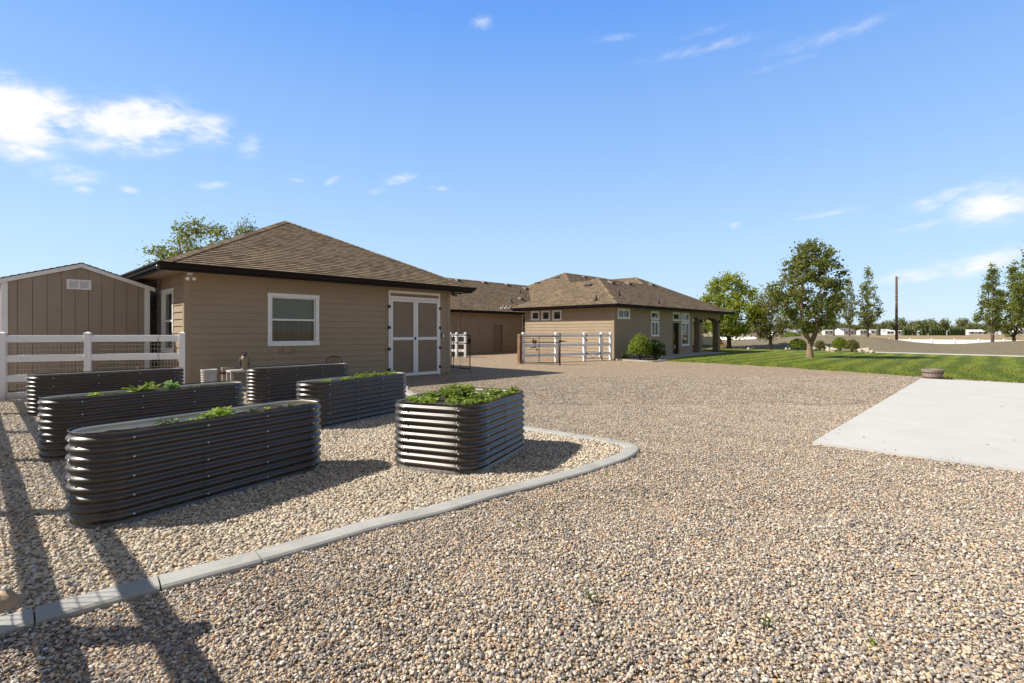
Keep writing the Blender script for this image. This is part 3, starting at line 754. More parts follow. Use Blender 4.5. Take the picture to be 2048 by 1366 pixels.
# ------------------------------------------------------------------ building helpers
class Wall:
    """outer wall face: p0 start, u along, n outward, heights z0..z1, openings (s0,s1,z0,z1)"""
    def __init__(s, p0, u, n, L): s.p=Vector((*p0,0)); s.u=Vector((*u,0)); s.n=Vector((*n,0)); s.L=L
    def P(s, a, z, o=0.0): q=s.p+s.u*a+s.n*o; return (q.x,q.y,z)
    def frame(s):             # matrix mapping (along, outward, up)
        m_=Matrix.Identity(4)
        for i in range(3): m_[i][0]=s.u[i]; m_[i][1]=s.n[i]; m_[i][2]=(0,0,1)[i]; m_[i][3]=s.p[i]
        return m_
    def siding(s, mb, z0, z1, ops, exp=.178, lip=.022):
        zs=set([z0,z1]); z=z0
        while z<z1-1e-6: zs.add(round(z,5)); z+=exp
        for o in ops: zs.add(round(max(z0,o[2]),5)); zs.add(round(min(z1,o[3]),5))
        zs=sorted(zs)
        def off(z_, top):
            k=(z_-z0)/exp; fr=k-math.floor(k+1e-6)
            if top and fr<1e-4: fr=1.0
            return .003+lip*(1-fr)
        for a,b in zip(zs,zs[1:]):
            if b-a<1e-4: continue
            mid=(a+b)/2; iv=[(0.0,s.L)]
            for (o0,o1,oz0,oz1) in ops:
                if oz0<mid<oz1:
                    nv=[]
                    for (c,d) in iv:
                        if o1<=c or o0>=d: nv.append((c,d))
                        else:
                            if o0>c: nv.append((c,o0))
                            if o1<d: nv.append((o1,d))
                    iv=nv
            for c,d in iv:
                oa=off(a,False); ob=off(b,True)
                mb.add([s.P(c,a,oa),s.P(d,a,oa),s.P(d,b,ob),s.P(c,b,ob)],[(0,1,2,3)])
                k=(a-z0)/exp
                if abs(k-round(k))<1e-3: mb.add([s.P(c,a,.003),s.P(d,a,.003),s.P(d,a,oa),s.P(c,a,oa)],[(0,1,2,3)])
    def bx(s, mb, a0, a1, z0, z1, o0, o1, b=.0): 
        if b: mb.bbox(a0,a1,o0,o1,z0,z1,b,s.frame())
        else: mb.box(a0,a1,o0,o1,z0,z1,s.frame())
    def reveal(s, mb, op, depth=.14):
        a0,a1,z0,z1=op
        for q in (((a0,z0),(a1,z0)),((a1,z0),(a1,z1)),((a1,z1),(a0,z1)),((a0,z1),(a0,z0))):
            (x0,y0),(x1,y1)=q
            mb.add([s.P(x0,y0,.01),s.P(x1,y1,.01),s.P(x1,y1,-depth),s.P(x0,y0,-depth)],[(0,1,2,3)])
def window(wl, root, op, kind='hung', trim=.10, tm=None, blind='blind', sill=True, label=None, muntin=None, tp=.032):
    """op is the clear opening; trim boards proud of the siding, sash set back, pane and blind behind"""
    a0,a1,z0,z1=op; tm=tm or M['white']
    mb=MB(); t=trim
    wl.bx(mb,a0-t,a0,z0,z1,0,tp,.004); wl.bx(mb,a1,a1+t,z0,z1,0,tp,.004)
    wl.bx(mb,a0-t-.01,a1+t+.01,z1,z1+t,0,tp+.004,.004); wl.bx(mb,a0-t-.01,a1+t+.01,z0-t,z0,0,tp+.012,.004)
    w_=mb.obj('window', tm, root)
    if label: w_['label']=label
    mb=MB(); wl.reveal(mb,op,.14); e=.035 if a1-a0>.55 else .02
    wl.bx(mb,a0,a0+e,z0,z1,-.06,-.015); wl.bx(mb,a1-e,a1,z0,z1,-.06,-.015); wl.bx(mb,a0+e,a1-e,z1-e,z1,-.06,-.015); wl.bx(mb,a0+e,a1-e,z0,z0+e,-.06,-.015)
    if kind=='hung': zm=(z0+z1)/2; wl.bx(mb,a0+e,a1-e,zm-.025,zm+.025,-.062,-.005)
    if kind=='slider': am=(a0+a1)/2; wl.bx(mb,am-.025,am+.025,z0+e,z1-e,-.062,-.005)
    if muntin:
        for zz in muntin: wl.bx(mb,a0+e,a1-e,zz-.05,zz+.05,-.062,-.002)
    mb.obj('sash', tm, w_)
    mb=MB(); mb.add([wl.P(a0+e*.5,z0+e*.5,-.045),wl.P(a1-e*.5,z0+e*.5,-.045),wl.P(a1-e*.5,z1-e*.5,-.045),wl.P(a0+e*.5,z1-e*.5,-.045)],[(0,1,2,3)]); mb.obj('pane', M['glass'], w_)
    mb=MB()
    zsplit = z0 if blind=='blind' else ((z0+z1)/2 if blind=='half' else z1)
    if zsplit<z1: mb.add([wl.P(a0,zsplit,-.11),wl.P(a1,zsplit,-.11),wl.P(a1,z1,-.11),wl.P(a0,z1,-.11)],[(0,1,2,3)]); mb.obj('blind', M['blind'], w_)
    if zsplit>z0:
        mb=MB(); mb.add([wl.P(a0,z0,-.135),wl.P(a1,z0,-.135),wl.P(a1,zsplit,-.135),wl.P(a0,zsplit,-.135)],[(0,1,2,3)]); mb.obj('pane_backing', M['pane_backing'] if blind=='half' else M['darkroom'], w_)  # with no blind, a dark sheet painted to stand for the unlit room
    return w_
def shingles(mb, poly, e0=None, udir=None, exp=.145):
    """lapped courses over a planar roof face; first edge of poly is the eave"""
    P=[Vector(p) for p in poly]; u=(P[1]-P[0]).normalized() if udir is None else Vector(udir)
    n=(P[1]-P[0]).cross(P[2]-P[0]).normalized()
    if n.z<0: n=-n
    v=n.cross(u).normalized()
    if v.z<0: v=-v
    o=P[0] if e0 is None else Vector(e0)
    Q=[((p-o).dot(u),(p-o).dot(v)) for p in P]
    vmax=max(q[1] for q in Q); k=0
    def clip(pl_, c, keep_above):
        out=[]
        for i in range(len(pl_)):
            a=pl_[i]; b=pl_[(i+1)%len(pl_)]
            ia=(a[1]>=c)==keep_above or a[1]==c; ib=(b[1]>=c)==keep_above or b[1]==c
            if ia: out.append(a)
            if ia!=ib and a[1]!=b[1]:
                t=(c-a[1])/(b[1]-a[1]); out.append((a[0]+(b[0]-a[0])*t,c))
        return out
    while k*exp<vmax-1e-4:
        v0=k*exp; v1=min(vmax,v0+exp)
        c=clip(clip(Q,v0,True),v1,False)
        if len(c)>=3:
            pts=[o+u*a+v*b+n*(.002+.013*(1-(b-v0)/exp)) for a,b in c]
            mb.add(pts,[list(range(len(pts)))],uvs=[[(a+50,b) for a,b in c]])
            lo=[q for q in c if abs(q[1]-v0)<1e-5]
            if len(lo)>=2:
                a0=min(q[0] for q in lo); a1=max(q[0] for q in lo)
                mb.add([o+u*a0+v*v0-n*.004,o+u*a1+v*v0-n*.004,o+u*a1+v*v0+n*.015,o+u*a0+v*v0+n*.015],[(0,1,2,3)],uvs=[[(a0+50,v0),(a1+50,v0),(a1+50,v0+.002),(a0+50,v0+.002)]])
        k+=1
    return n
def ridgecap(mb, a, b, wdt=.15, n1=None, n2=None):
    """overlapping cap shingles along a hip or ridge"""
    a=Vector(a); b=Vector(b); d=(b-a); L_=d.length; d.normalize(); side=d.cross(Vector((0,0,1))).normalized(); up=side.cross(d).normalized()
    if up.z<0: up=-up
    k=0; st=.2; drop=.5 if abs(d.z)<.01 else .36
    while k*st<L_:
        s0=k*st; s1=min(L_,s0+st+.02); h0=.034; h1=.022; V=[]
        for s_,h_ in ((s0,h0),(s1,h1)):
            c=a+d*s_+up*h_
            V+= [c-side*wdt-Vector((0,0,wdt*drop)), c, c+side*wdt-Vector((0,0,wdt*drop))]
            V+= [c-side*wdt-Vector((0,0,wdt*drop+.02)), c-Vector((0,0,.02)), c+side*wdt-Vector((0,0,wdt*drop+.02))]
        uu=random.random()*40
        F_=[(0,1,7,6),(1,2,8,7),(0,3,4,1),(1,4,5,2),(3,0,6,9),(2,5,11,8)]
        mb.add(V,F_,uvs=[[(uu+.03,.03),(uu+.12,.03),(uu+.12,.1),(uu+.03,.1)]]*6); k+=1
def gutterline(mb, p0, p1, n, z, h=.13, d=.11):
    """K-style gutter + fascia along an eave; n is outward"""
    p0=Vector((*p0,0)); p1=Vector((*p1,0)); n=Vector((*n,0)); 
    prof=[(-.03,-.19),(-.005,-.19),(-.005,-h),(d*.55,-h),(d*.72,-h*.45),(d,-h*.3),(d,.0),(d-.012,.0),(d-.012,-.02),(-.005,-.02),(-.005,.01),(-.03,.01)]
    u=(p1-p0).normalized(); V=[]
    for q,e in ((p0,-1),(p1,1)):
        for a,b in prof:
            w_=q+n*a+u*(e*max(a,0)*1.0); V.append((w_.x,w_.y,z+b))
    m_=len(prof)
    mb.add(V,[(i,(i+1)%m_,m_+(i+1)%m_,m_+i) for i in range(m_)]+[list(range(m_))[::-1],list(range(m_,2*m_))])
# ------------------------------------------------------------------ design helpers on walls
def wall_s(wl, px):
    r=(px-1024)/F; x0=wl.p.x*SA-wl.p.y*CA; y0=wl.p.x*CA+wl.p.y*SA; ux=wl.u.x*SA-wl.u.y*CA; uy=wl.u.x*CA+wl.u.y*SA
    return (r*y0-x0)/(ux-r*uy)
def wall_z(wl, px, py):
    s_=wall_s(wl,px); q=wl.p+wl.u*s_; return EYE-(py-HZ)*(q.x*CA+q.y*SA)/F
def settle(root):
    for k in kids(root): k.location = k.location - root.location
def W_(p0,p1,n): 
    a=Vector(p0); b=Vector(p1); d=(b-a); return Wall(p0,(d.normalized().x,d.normalized().y),n,d.length)

# ------------------------------------------------------------------ workshop (hip roofed outbuilding)
ws = empty('workshop', (3.58,14.55,0)); tag(ws,'tan lap sided outbuilding with brown hip roof and white framed double doors','outbuilding')
X0,X1,Y0,Y1 = 3.58,11.97,14.55,24.55
wf = W_((X0,Y0),(X1,Y0),(0,-1)); wl_ = W_((X0,Y1),(X0,Y0),(-1,0)); wr = W_((X1,Y0),(X1,Y1),(1,0)); wb = W_((X1,Y1),(X0,Y1),(0,1))
fo = (wall_s(wf,542.5), wall_s(wf,631), wall_z(wf,542.5,685), wall_z(wf,542.5,593))
lo = (wall_s(wl_,327), wall_s(wl_,346.5), 1.05, wall_z(wl_,346.5,583)); lo=(min(lo[0],lo[1]),max(lo[0],lo[1]),lo[2],lo[3])
ds0,ds1 = wall_s(wf,777), wall_s(wf,878)
dtop = wall_z(wf,777,580); dleaf = wall_z(wf,777,598)
for wl, ops in ((wf,[fo,(ds0+.06,ds1-.06,0,dtop-.06)]),(wl_,[lo]),(wr,[]),(wb,[])):
    mb=MB(); wl.siding(mb,.06,3.0,ops)
    wl.bx(mb,0,wl.L,-.05,.06,-.02,.0)
    mb.obj('wall',M['siding'],ws)
def board(wl,a0,a1,z0,z1,o,root,mat='siding_trim'): m2=MB(); wl.bx(m2,a0,a1,z0,z1,0,o,.003); return m2.obj('trim_board',M[mat],root)
t=.022
for wl,a0,a1 in ((wf,-t,.115),(wf,wf.L-.115,wf.L+t),(wl_,wl_.L-.115,wl_.L),(wr,0,.115),(wl_,-t,.1),(wb,-t,.1),(wb,wb.L-.1,wb.L+t)): board(wl,a0,a1,.02,2.985,t+.001,ws)
s_=wall_s(wf,539.5); board(wf,s_-.05,s_+.05,.03,fo[2]-.1,.023,ws); board(wf,s_-.05,s_+.05,fo[3]+.1,2.98,.023,ws)
s_=wall_s(wf,772); board(wf,s_-.03,s_+.035,.03,2.98,.023,ws)
s_=wall_s(wl_,339); board(wl_,s_-.02,s_+.02,lo[3]+.1,2.98,.023,ws)
window(wf,ws,fo,'hung',.10,blind='half',label='white framed window beside the double doors')
window(wl_,ws,lo,'hung',.085,blind='half')
# double doors with transom
dfr=MB(); wf.bx(dfr,ds0-.02,ds0+.05,.0,dtop,0,.05,.004); wf.bx(dfr,ds1-.05,ds1+.02,.0,dtop,0,.05,.004)
wf.bx(dfr,ds0+.05,ds1-.05,dtop-.09,dtop,0,.05,.004); zt=wall_z(wf,777,598)
wf.bx(dfr,ds0+.05,ds1-.05,zt+.02,zt+.11,0,.05,.004)
door=dfr.obj('double_door',M['white'],ws)
mb=MB(); wf.bx(mb,ds0+.05,ds1-.05,zt+.11,dtop-.09,-.01,.022); mb.obj('transom_panel',M['doorpanel'],door)
mid=(ds0+ds1)/2; zb=.03; zm=wall_z(wf,777,677.5)
for a0,a1 in ((ds0+.045,mid-.004),(mid+.004,ds1-.045)):
    mb=MB(); wf.bx(mb,a0,a1,zb+.01,zt+.01,.01,.035); lf=mb.obj('door_leaf',M['doorpanel'],door)
    mb=MB()
    for q in ((a0,a0+.09,zb,zt+.013),(a1-.09,a1,zb,zt+.013),(a0+.09,a1-.09,zb,zb+.1),(a0+.09,a1-.09,zt-.07,zt+.013),(a0+.09,a1-.09,zm-.05,zm+.05)): wf.bx(mb,*q,.035,.062,.003)
    mb.obj('leaf_frame',M['white'],lf)
for s0,sg in ((ds0,-1),(ds1,1)):
    for zz in (.28,wall_z(wf,777,698),wall_z(wf,777,655),wall_z(wf,777,613)):
        mb=MB(); c=s0; wf.bx(mb,c-.055,c+.055,zz-.035,zz+.035,.05,.068,.004); wf.bx(mb,c-.055 if sg<0 else c-.02,c+.02 if sg<0 else c+.055,zz-.05,zz+.05,.0505,.074,.003)
        mb.obj('hinge',M['black'],door)
mb=MB(); wf.bx(mb,mid-.05,mid-.01,zm-.06,zm+.06,.062,.08,.004); mb.tube([wf.P(mid-.03,zm,.08),wf.P(mid-.03,zm,.12),wf.P(mid-.11,zm,.12)],.011,8); mb.obj('handle',M['black'],door)
# roof
OV=.6; ex0,ex1,ey0,ey1=X0-OV,X1+OV,Y0-OV,Y1+OV; EZ=3.13; hw=(ex1-ex0)/2; AZ=EZ+hw*.5; cx=(ex0+ex1)/2
ap=(cx,ey0+hw,AZ); bp=(cx,ey1-hw,AZ)
mb=MB()
for poly in ([(ex0,ey0,EZ),(ex1,ey0,EZ),ap],[(ex1,ey0,EZ),(ex1,ey1,EZ),bp,ap],[(ex1,ey1,EZ),(ex0,ey1,EZ),bp],[(ex0,ey1,EZ),(ex0,ey0,EZ),ap,bp]): shingles(mb,poly)
roof=mb.obj('roof',M['shingle'],ws)
mb=MB()
for a,b in (((ex0,ey0,EZ),ap),((ex1,ey0,EZ),ap),((ex0,ey1,EZ),bp),((ex1,ey1,EZ),bp),(ap,bp)): ridgecap(mb,a,b)
mb.obj('hip_cap',M['shingle'],roof)
mb=MB(); 
for a,b,n in (((ex0,ey0),(ex1,ey0),(0,-1)),((ex1,ey0),(ex1,ey1),(1,0)),((ex1,ey1),(ex0,ey1),(0,1)),((ex0,ey1),(ex0,ey0),(-1,0))): gutterline(mb,a,b,n,EZ) if False else None
def gut(mb,a,b,n,ez,**k):
    m2=MB(); gutterline(m2,a,b,n,0,**k); m2.v=[(x,y,z+ez+.005) for x,y,z in m2.v]; mb.add(m2.v,m2.f)
for a,b,n in (((ex0,ey0),(ex1,ey0),(0,-1)),((ex1,ey0),(ex1,ey1),(1,0)),((ex1,ey1),(ex0,ey1),(0,1)),((ex0,ey1),(ex0,ey0),(-1,0))): gut(mb,a,b,n,EZ)
mb.obj('gutter',M['gutter'],roof)
mb=MB(); zso=EZ-.15
for q in ((ex0+.01,ex1-.01,ey0+.01,Y0+.1),(ex0+.01,ex1-.01,Y1-.1,ey1-.01),(ex0+.01,X0+.1,Y0+.1,Y1-.1),(X1-.1,ex1-.01,Y0+.1,Y1-.1)): mb.box(*q,zso-.012,zso)
mb.obj('soffit',M['soffit'],ws)
# flood lights
def flood(name, c, dirs, parent, mat):
    mb=MB(); mb.tube([c,(c[0],c[1],c[2]-.06)],.06,12)
    for d in dirs:
        d=Vector(d).normalized(); a=Vector(c)+Vector((0,0,-.07))+d*.05; mb.tube([a,a+d*.04,a+d*.09,a+d*.11],[.015,.028,.044,.046],12)
    o=mb.obj(name,mat,parent)
    for d in dirs:
        mb=MB(); d=Vector(d).normalized(); a=Vector(c)+Vector((0,0,-.07))+d*.16; mb.tube([a-d*.045,a-d*.03],[.040,.034],12); mb.obj('bulb',M['brass'],o)
    return o
flood('flood_light',(X0+.05,Y0-.25,zso-.015),((-.5,-.6,-.6),(.4,-.7,-.6)),ws,M['white'])
flood('flood_light',(X1-.02,Y0-.22,zso-.015),((-.7,-.8,-.35),(.5,-.8,-.5)),ws,M['black'])
mb=MB(); s_=wall_s(wf,884.8); z_=wall_z(wf,884.8,671); wf.bx(mb,s_-.04,s_+.04,z_-.07,z_+.05,.015,.06,.006); mb.obj('key_box',M['steel'],ws)
mb=MB(); wf.bx(mb,s_-.08,s_-.05,z_-.06,z_+.08,.015,.045,.006); mb.obj('door_switch',M['black'],ws)
mb=MB(); a0,a1=wall_s(wf,559.5),wall_s(wf,590); zt_,zb_=wall_z(wf,575,695),wall_z(wf,575,706)
for q in ((a0,a1,zb_,zb_+.02),(a0,a0+.02,zb_+.02,zt_),(a1-.02,a1,zb_+.02,zt_),(a0+.09,a0+.11,zb_+.02,zt_),(a1-.11,a1-.09,zb_+.02,zt_)): wf.bx(mb,*q,.02,.045)
mb.obj('hose_bracket',M['siding_trim'],ws)
settle(ws)

# ------------------------------------------------------------------ gable shed
gs=empty('storage_shed',(.44,16.85,0)); tag(gs,'small taupe gable shed with white trim and louvred vent behind the white fence','shed')
gw=2.85; gd=3.2; gp0=(.44,16.85); GF=W_(gp0,(gp0[0]+gw,gp0[1]),(0,-1)); ez=2.66; az=3.14
mb=MB(); sp=.262; k=0; zb=.12
def gtop(a): return ez+(az-ez)*(1-abs(a-gw/2)/(gw/2))
a=0.0
while a<gw-1e-4:
    b=min(gw,a+sp); 
    cuts=[a+.004, b-.004]
    if a<gw/2<b: cuts=[a+.004,gw/2,b-.004]
    lowp=[GF.P(c,zb,.012) for c in cuts]; top=[GF.P(c,gtop(c),.012) for c in cuts][::-1]
    mb.add(lowp+top,[list(range(len(lowp)+len(top)))])
    mb.add([GF.P(b-.004,zb,.012),GF.P(b-.004,zb,0),GF.P(b-.004,gtop(b-.004),0),GF.P(b-.004,gtop(b-.004),.012)],[(0,1,2,3)])
    if b<gw: mb.add([GF.P(b+.004,zb,.012),GF.P(b+.004,zb,0),GF.P(b+.004,gtop(b+.004),0),GF.P(b+.004,gtop(b+.004),.012)],[(0,1,2,3)])
    a=b
mb.add([GF.P(0,zb,0),GF.P(gw,zb,0),GF.P(gw,ez,0),GF.P(gw/2,az,0),GF.P(0,ez,0)],[(0,1,2,3,4)])
mb.box(gp0[0],gp0[0]+gw,gp0[1],gp0[1]+gd,zb,ez-.01)
mb.obj('wall',M['shedwall'],gs)
mb=MB(); GF.bx(mb,0,gw,0.0,zb,-.02,0.004); mb.box(gp0[0],gp0[0]+gw,gp0[1]+.05,gp0[1]+gd,0,zb-.01); mb.obj('skid_base',M['black'],gs)
board(GF,-.02,.10,zb,ez+.02,.035,gs,'white'); board(GF,gw-.10,gw+.02,zb,ez+.02,.035,gs,'white')
sl=(az-ez)/(gw/2)
for sg in (-1,1):   # rake boards
    mb=MB(); c0=gw/2; c1=gw/2+sg*(gw/2+.13); V=[]
    for o in (.036,.10):
        V+= [GF.P(c0,az+.10,o),GF.P(c1,az+.10-sl*(gw/2+.13),o),GF.P(c1,az-.0-sl*(gw/2+.13),o),GF.P(c0,az,o)]
    mb.add(V,[(0,1,2,3),(4,5,6,7),(0,1,5,4),(1,2,6,5),(2,3,7,6)])
    mb.obj('rake_board',M['white'],gs)
mb=MB()
yf=gp0[1]-.12; yb=gp0[1]+gd+.1; cxx=gp0[0]+gw/2; e=gw/2+.14
for sg in (-1,1):
    P=[(cxx+sg*e,yf,az+.115-sl*e),(cxx+sg*e,yb,az+.115-sl*e),(cxx,yb,az+.115),(cxx,yf,az+.115)]
    shingles(mb,P)
    mb.add([(p[0],p[1],p[2]-.012) for p in P],[(0,1,2,3)]); mb.add([P[0],P[3],(P[3][0],yf,P[3][2]-.012),(P[0][0],yf,P[0][2]-.012)],[(0,1,2,3)])
mb.obj('roof',M['shingle'],gs)
vs0,vs1=wall_s(GF,133),wall_s(GF,182); vz0,vz1=wall_z(GF,157,579),wall_z(GF,157,559.5)
mb=MB(); 
vm=(vs0+vs1)/2
for q in ((vs0,vs1,vz0,vz0+.035),(vs0,vs1,vz1-.035,vz1),(vs0,vs0+.05,vz0+.035,vz1-.035),(vs1-.05,vs1,vz0+.035,vz1-.035),(vm-.022,vm+.022,vz0+.035,vz1-.035)): GF.bx(mb,*q,.012,.04,.002)
for c0,c1 in ((vs0+.05,vm-.022),(vm+.022,vs1-.05)):
    for j in range(7):
        z_=vz0+.035+(vz1-vz0-.07)*j/7; dz=(vz1-vz0-.07)/7
        mb.add([GF.P(c0,z_,.033),GF.P(c1,z_,.033),GF.P(c1,z_+dz*1.1,.016),GF.P(c0,z_+dz*1.1,.016)],[(0,1,2,3)])
mb.obj('gable_vent',M['white'],gs)
settle(gs)

# ------------------------------------------------------------------ main house
hs=empty('house',(24.73,15.65,0)); tag(hs,'long single storey tan house with brown hip roofs and an arched corner porch','house')
EZ2=3.08
hW=W_((24.73,22.35),(24.73,15.65),(-1,0)); hS=W_((24.73,15.65),(34.83,15.65),(0,-1)); hN=W_((31.4,22.35),(24.73,22.35),(0,1))
wgS=W_((9.9,27.6),(31.4,27.6),(0,-1)); wgE=W_((31.4,27.6),(31.4,22.35),(-1,0)); wgW=W_((9.9,38),(9.9,27.6),(-1,0)); wgN=W_((41.0,38),(9.9,38),(0,1))
pW=W_((34.83,15.65),(34.83,22.2),(1,0)); pN=W_((34.83,22.2),(39.9,22.2),(0,-1)); hE=W_((39.9,22.2),(41.0,38),(1,0))
def op(wl,pa,pb,ya,yb,pref=None):
    pref=pref or pa; a,b=wall_s(wl,pa),wall_s(wl,pb); z1,z0=wall_z(wl,pref,ya),wall_z(wl,pref,yb); return (min(a,b),max(a,b),min(z0,z1),max(z0,z1))
wins=[]
oW=[op(hW,1064,1077,624.5,638.5),op(hW,1085,1098,624,638.5),op(hW,1107,1121,623,638.5)]
oS=[op(hS,1236.5,1257.5,619.5,634.5),op(hS,1303,1316,625,636),op(hS,1303,1316,644.5,670),op(hS,1346.5,1358.5,627,639),op(hS,1363.5,1377,628,640),op(hS,1363.5,1377,647,689)]
door_o=(wall_s(hS,1345.5),wall_s(hS,1357.5),.06,wall_z(hS,1345.5,645.5))
wd=(wall_s(wgS,986.5),wall_s(wgS,1004.5),.02,wall_z(wgS,987,650))
oG=[(wall_s(wgS,1045.5),wall_s(wgS,1050.5)+.25,1.0,2.85)]
for wl,ops in ((hW,oW),(hS,oS+[door_o]),(hN,[]),(wgS,[wd]+oG),(wgE,[]),(wgW,[]),(wgN,[]),(pW,[]),(pN,[(1.0,3.4,.2,2.3)]),(hE,[])):
    mb=MB(); wl.siding(mb,.05,2.96,ops); wl.bx(mb,0,wl.L,-.05,.05,-.02,0); mb.obj('wall',M['siding'],hs)
mb=MB()
for wl,a0,a1 in ((hW,hW.L-.12,hW.L),(hS,-t,.13),(hW,0,.12),(hS,hS.L-.13,hS.L+t),(hN,hN.L-.1,hN.L+t)): board(wl,a0,a1,.02,2.95,t+.001,hs)
for wl,p in ((hW,1111.5),(hS,1247.5),(hS,1308.5),(hW,1060.5)): s_=wall_s(wl,p); board(wl,s_-.03,s_+.03,.03,{1308.5:wall_z(hS,1308,676),1111.5:1.95,1060.5:1.95}.get(p,wall_z(hS,1247,640)),.021,hs)
s_=wall_s(wgS,958.5); board(wgS,s_-.05,s_+.05,.03,2.95,.021,hs)
for o in oW: window(hW,hs,o,'fixed',.075,blind='half')
window(hS,hs,oS[0],'slider',.09,blind='none'); window(hS,hs,oS[1],'fixed',.10,blind='none'); window(hS,hs,oS[2],'slider',.10,blind='none')
window(hS,hs,oS[3],'fixed',.09,blind='none'); window(hS,hs,oS[4],'fixed',.10,blind='none'); window(hS,hs,oS[5],'hung',.10,blind='half')
window(wgS,hs,oG[0],'hung',.09,blind='none'); window(pN,hs,(1.0,3.4,.2,2.3),'slider',.09,blind='none')
mb=MB(); a0,a1,z0,z1=door_o
for q in ((a0-.07,a0,z0,z1+.07),(a1,a1+.07,z0,z1+.07),(a0,a1,z1,z1+.07)): hS.bx(mb,*q,0,.03)
hS.reveal(mb,door_o,.15)
dd=mb.obj('patio_door',M['siding_trim'],hs)
mb=MB()
for q in ((a0,a0+.13,z0,z1),(a1-.13,a1,z0,z1),(a0+.13,a1-.13,z0,z0+.3),(a0+.13,a1-.13,z1-.15,z1)): hS.bx(mb,*q,-.12,-.08)
mb.obj('leaf_frame',M['gutter'],dd)
mb=MB(); mb.add([hS.P(a0+.13,z0+.3,-.1),hS.P(a1-.13,z0+.3,-.1),hS.P(a1-.13,z1-.15,-.1),hS.P(a0+.13,z1-.15,-.1)],[(0,1,2,3)]); mb.obj('pane',M['glass'],dd)
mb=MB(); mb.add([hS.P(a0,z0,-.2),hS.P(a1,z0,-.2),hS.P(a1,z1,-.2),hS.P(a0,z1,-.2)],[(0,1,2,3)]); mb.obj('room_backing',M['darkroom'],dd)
mb=MB(); a0,a1,z0,z1=wd
for q in ((a0-.08,a0,z0,z1+.08),(a1,a1+.08,z0,z1+.08),(a0,a1,z1,z1+.08)): wgS.bx(mb,*q,0,.03)
wgS.reveal(mb,wd,.12); wdo=mb.obj('side_door',M['siding_trim'],hs)
mb=MB(); wgS.bx(mb,a0,a1,z0,z1,-.12,-.09)
for zz in (.25,1.0,1.55): wgS.bx(mb,a0+.12,a1-.12,zz,zz+.42,-.092,-.078,.01)
mb.obj('door_leaf',M['doorpanel'],wdo)
mb=MB(); mb.blob(wgS.P(a1-.1,1.0,-.05),.035,8,6); mb.obj('handle',M['steel'],wdo)
mb=MB(); s_=wall_s(wgS,914.5); wgS.bx(mb,s_-.14,s_+.14,1.5,1.92,.01,.12,.01); mb.obj('meter_box',M['tan_plastic'],hs)
# roofs
mb=MB(); R=[]
def rf(poly,e0=None,ud_=None): shingles(mb,poly,e0,ud_); R.append([Vector(p) for p in poly])
def rz(d): return EZ2+.5*d
Ya=15.05; Xa=24.13
B0=(28.08,19.0,rz(3.95)); B1=(33.93,19.0,rz(3.95)); C0=(35.34,20.4,rz(5.35)); Cc=(40.7,Ya,EZ2)
rf([(Xa,Ya,EZ2),(29.98,Ya,EZ2),B1,B0]); rf([(29.98,Ya,EZ2),Cc,C0],(Xa,Ya,EZ2),(1,0,0))
rf([(Xa,22.95,EZ2),(Xa,Ya,EZ2),B0]); rf([(29.98,22.95,EZ2),(Xa,22.95,EZ2),B0,B1])
rf([Cc,(40.7,27.5,EZ2),(35.34,27.5,C0[2]),C0])
rf([(35.34,27.31,C0[2]),C0,B1,(29.98,22.95,EZ2)],(29.98,22.95,EZ2),(0,-1,0))
D0=(39.1,30.25,rz(8.3)); D1=(46.0,30.25,D0[2]); V0=(36.57,32.77,rz(5.77))
rf([(30.8,27.0,EZ2),(30.8,21.95,EZ2),D0,V0]); rf([(30.8,21.95,EZ2),(50,21.95,EZ2),D1,D0]); rf([(50,21.95,EZ2),(50,38.55,EZ2),D1]); rf([(50,38.55,EZ2),(30.8,38.55,EZ2),D0,D1])
rf([(9.3,27.0,EZ2),(30.8,27.0,EZ2),V0,(15.07,32.77,V0[2])]); rf([(9.3,38.54,EZ2),(9.3,27.0,EZ2),(15.07,32.77,V0[2])]); rf([(36.57,38.54,EZ2),(9.3,38.54,EZ2),(15.07,32.77,V0[2]),V0])
hroof=mb.obj('roof',M['shingle'],hs)
mb=MB()
for a,b in (((Xa,Ya,EZ2),B0),((Xa,22.95,EZ2),B0),(B0,B1),(Cc,C0),(B1,C0),(C0,(35.34,27.3,C0[2])),((30.8,21.95,EZ2),D0),(D0,D1),(D0,V0),((15.07,32.77,V0[2]),V0),((9.3,27.0,EZ2),(15.07,32.77,V0[2])),((50,21.95,EZ2),D1)): ridgecap(mb,a,b,.15)
mb.obj('hip_cap',M['shingle'],hroof)
mb=MB()
for a,b,n in (((Xa,Ya),(40.7,Ya),(0,-1)),((40.7,Ya),(40.7,27),(1,0)),((Xa,22.95),(Xa,Ya),(-1,0)),((30.8,22.95),(Xa,22.95),(0,1)),((9.3,27),(30.8,27),(0,-1)),((30.8,27),(30.8,22.95),(-1,0)),((9.3,38.5),(9.3,27),(-1,0))): gut(mb,a,b,n,EZ2,h=.12,d=.10)
mb.obj('gutter',M['gutter'],hroof)
mb=MB(); zs=EZ2-.13
for q in ((Xa+.01,40.69,Ya+.01,15.75),(Xa+.01,24.85,15.75,22.94),(24.85,30.79,22.3,22.94),(9.31,30.79,27.01,27.7),(30.81,31.5,22.94,27.0),(9.31,10,27.7,38),(34.9,40.69,15.75,22.3)): mb.box(*q,zs-.012,zs)
mb.obj('soffit',M['soffit'],hs)
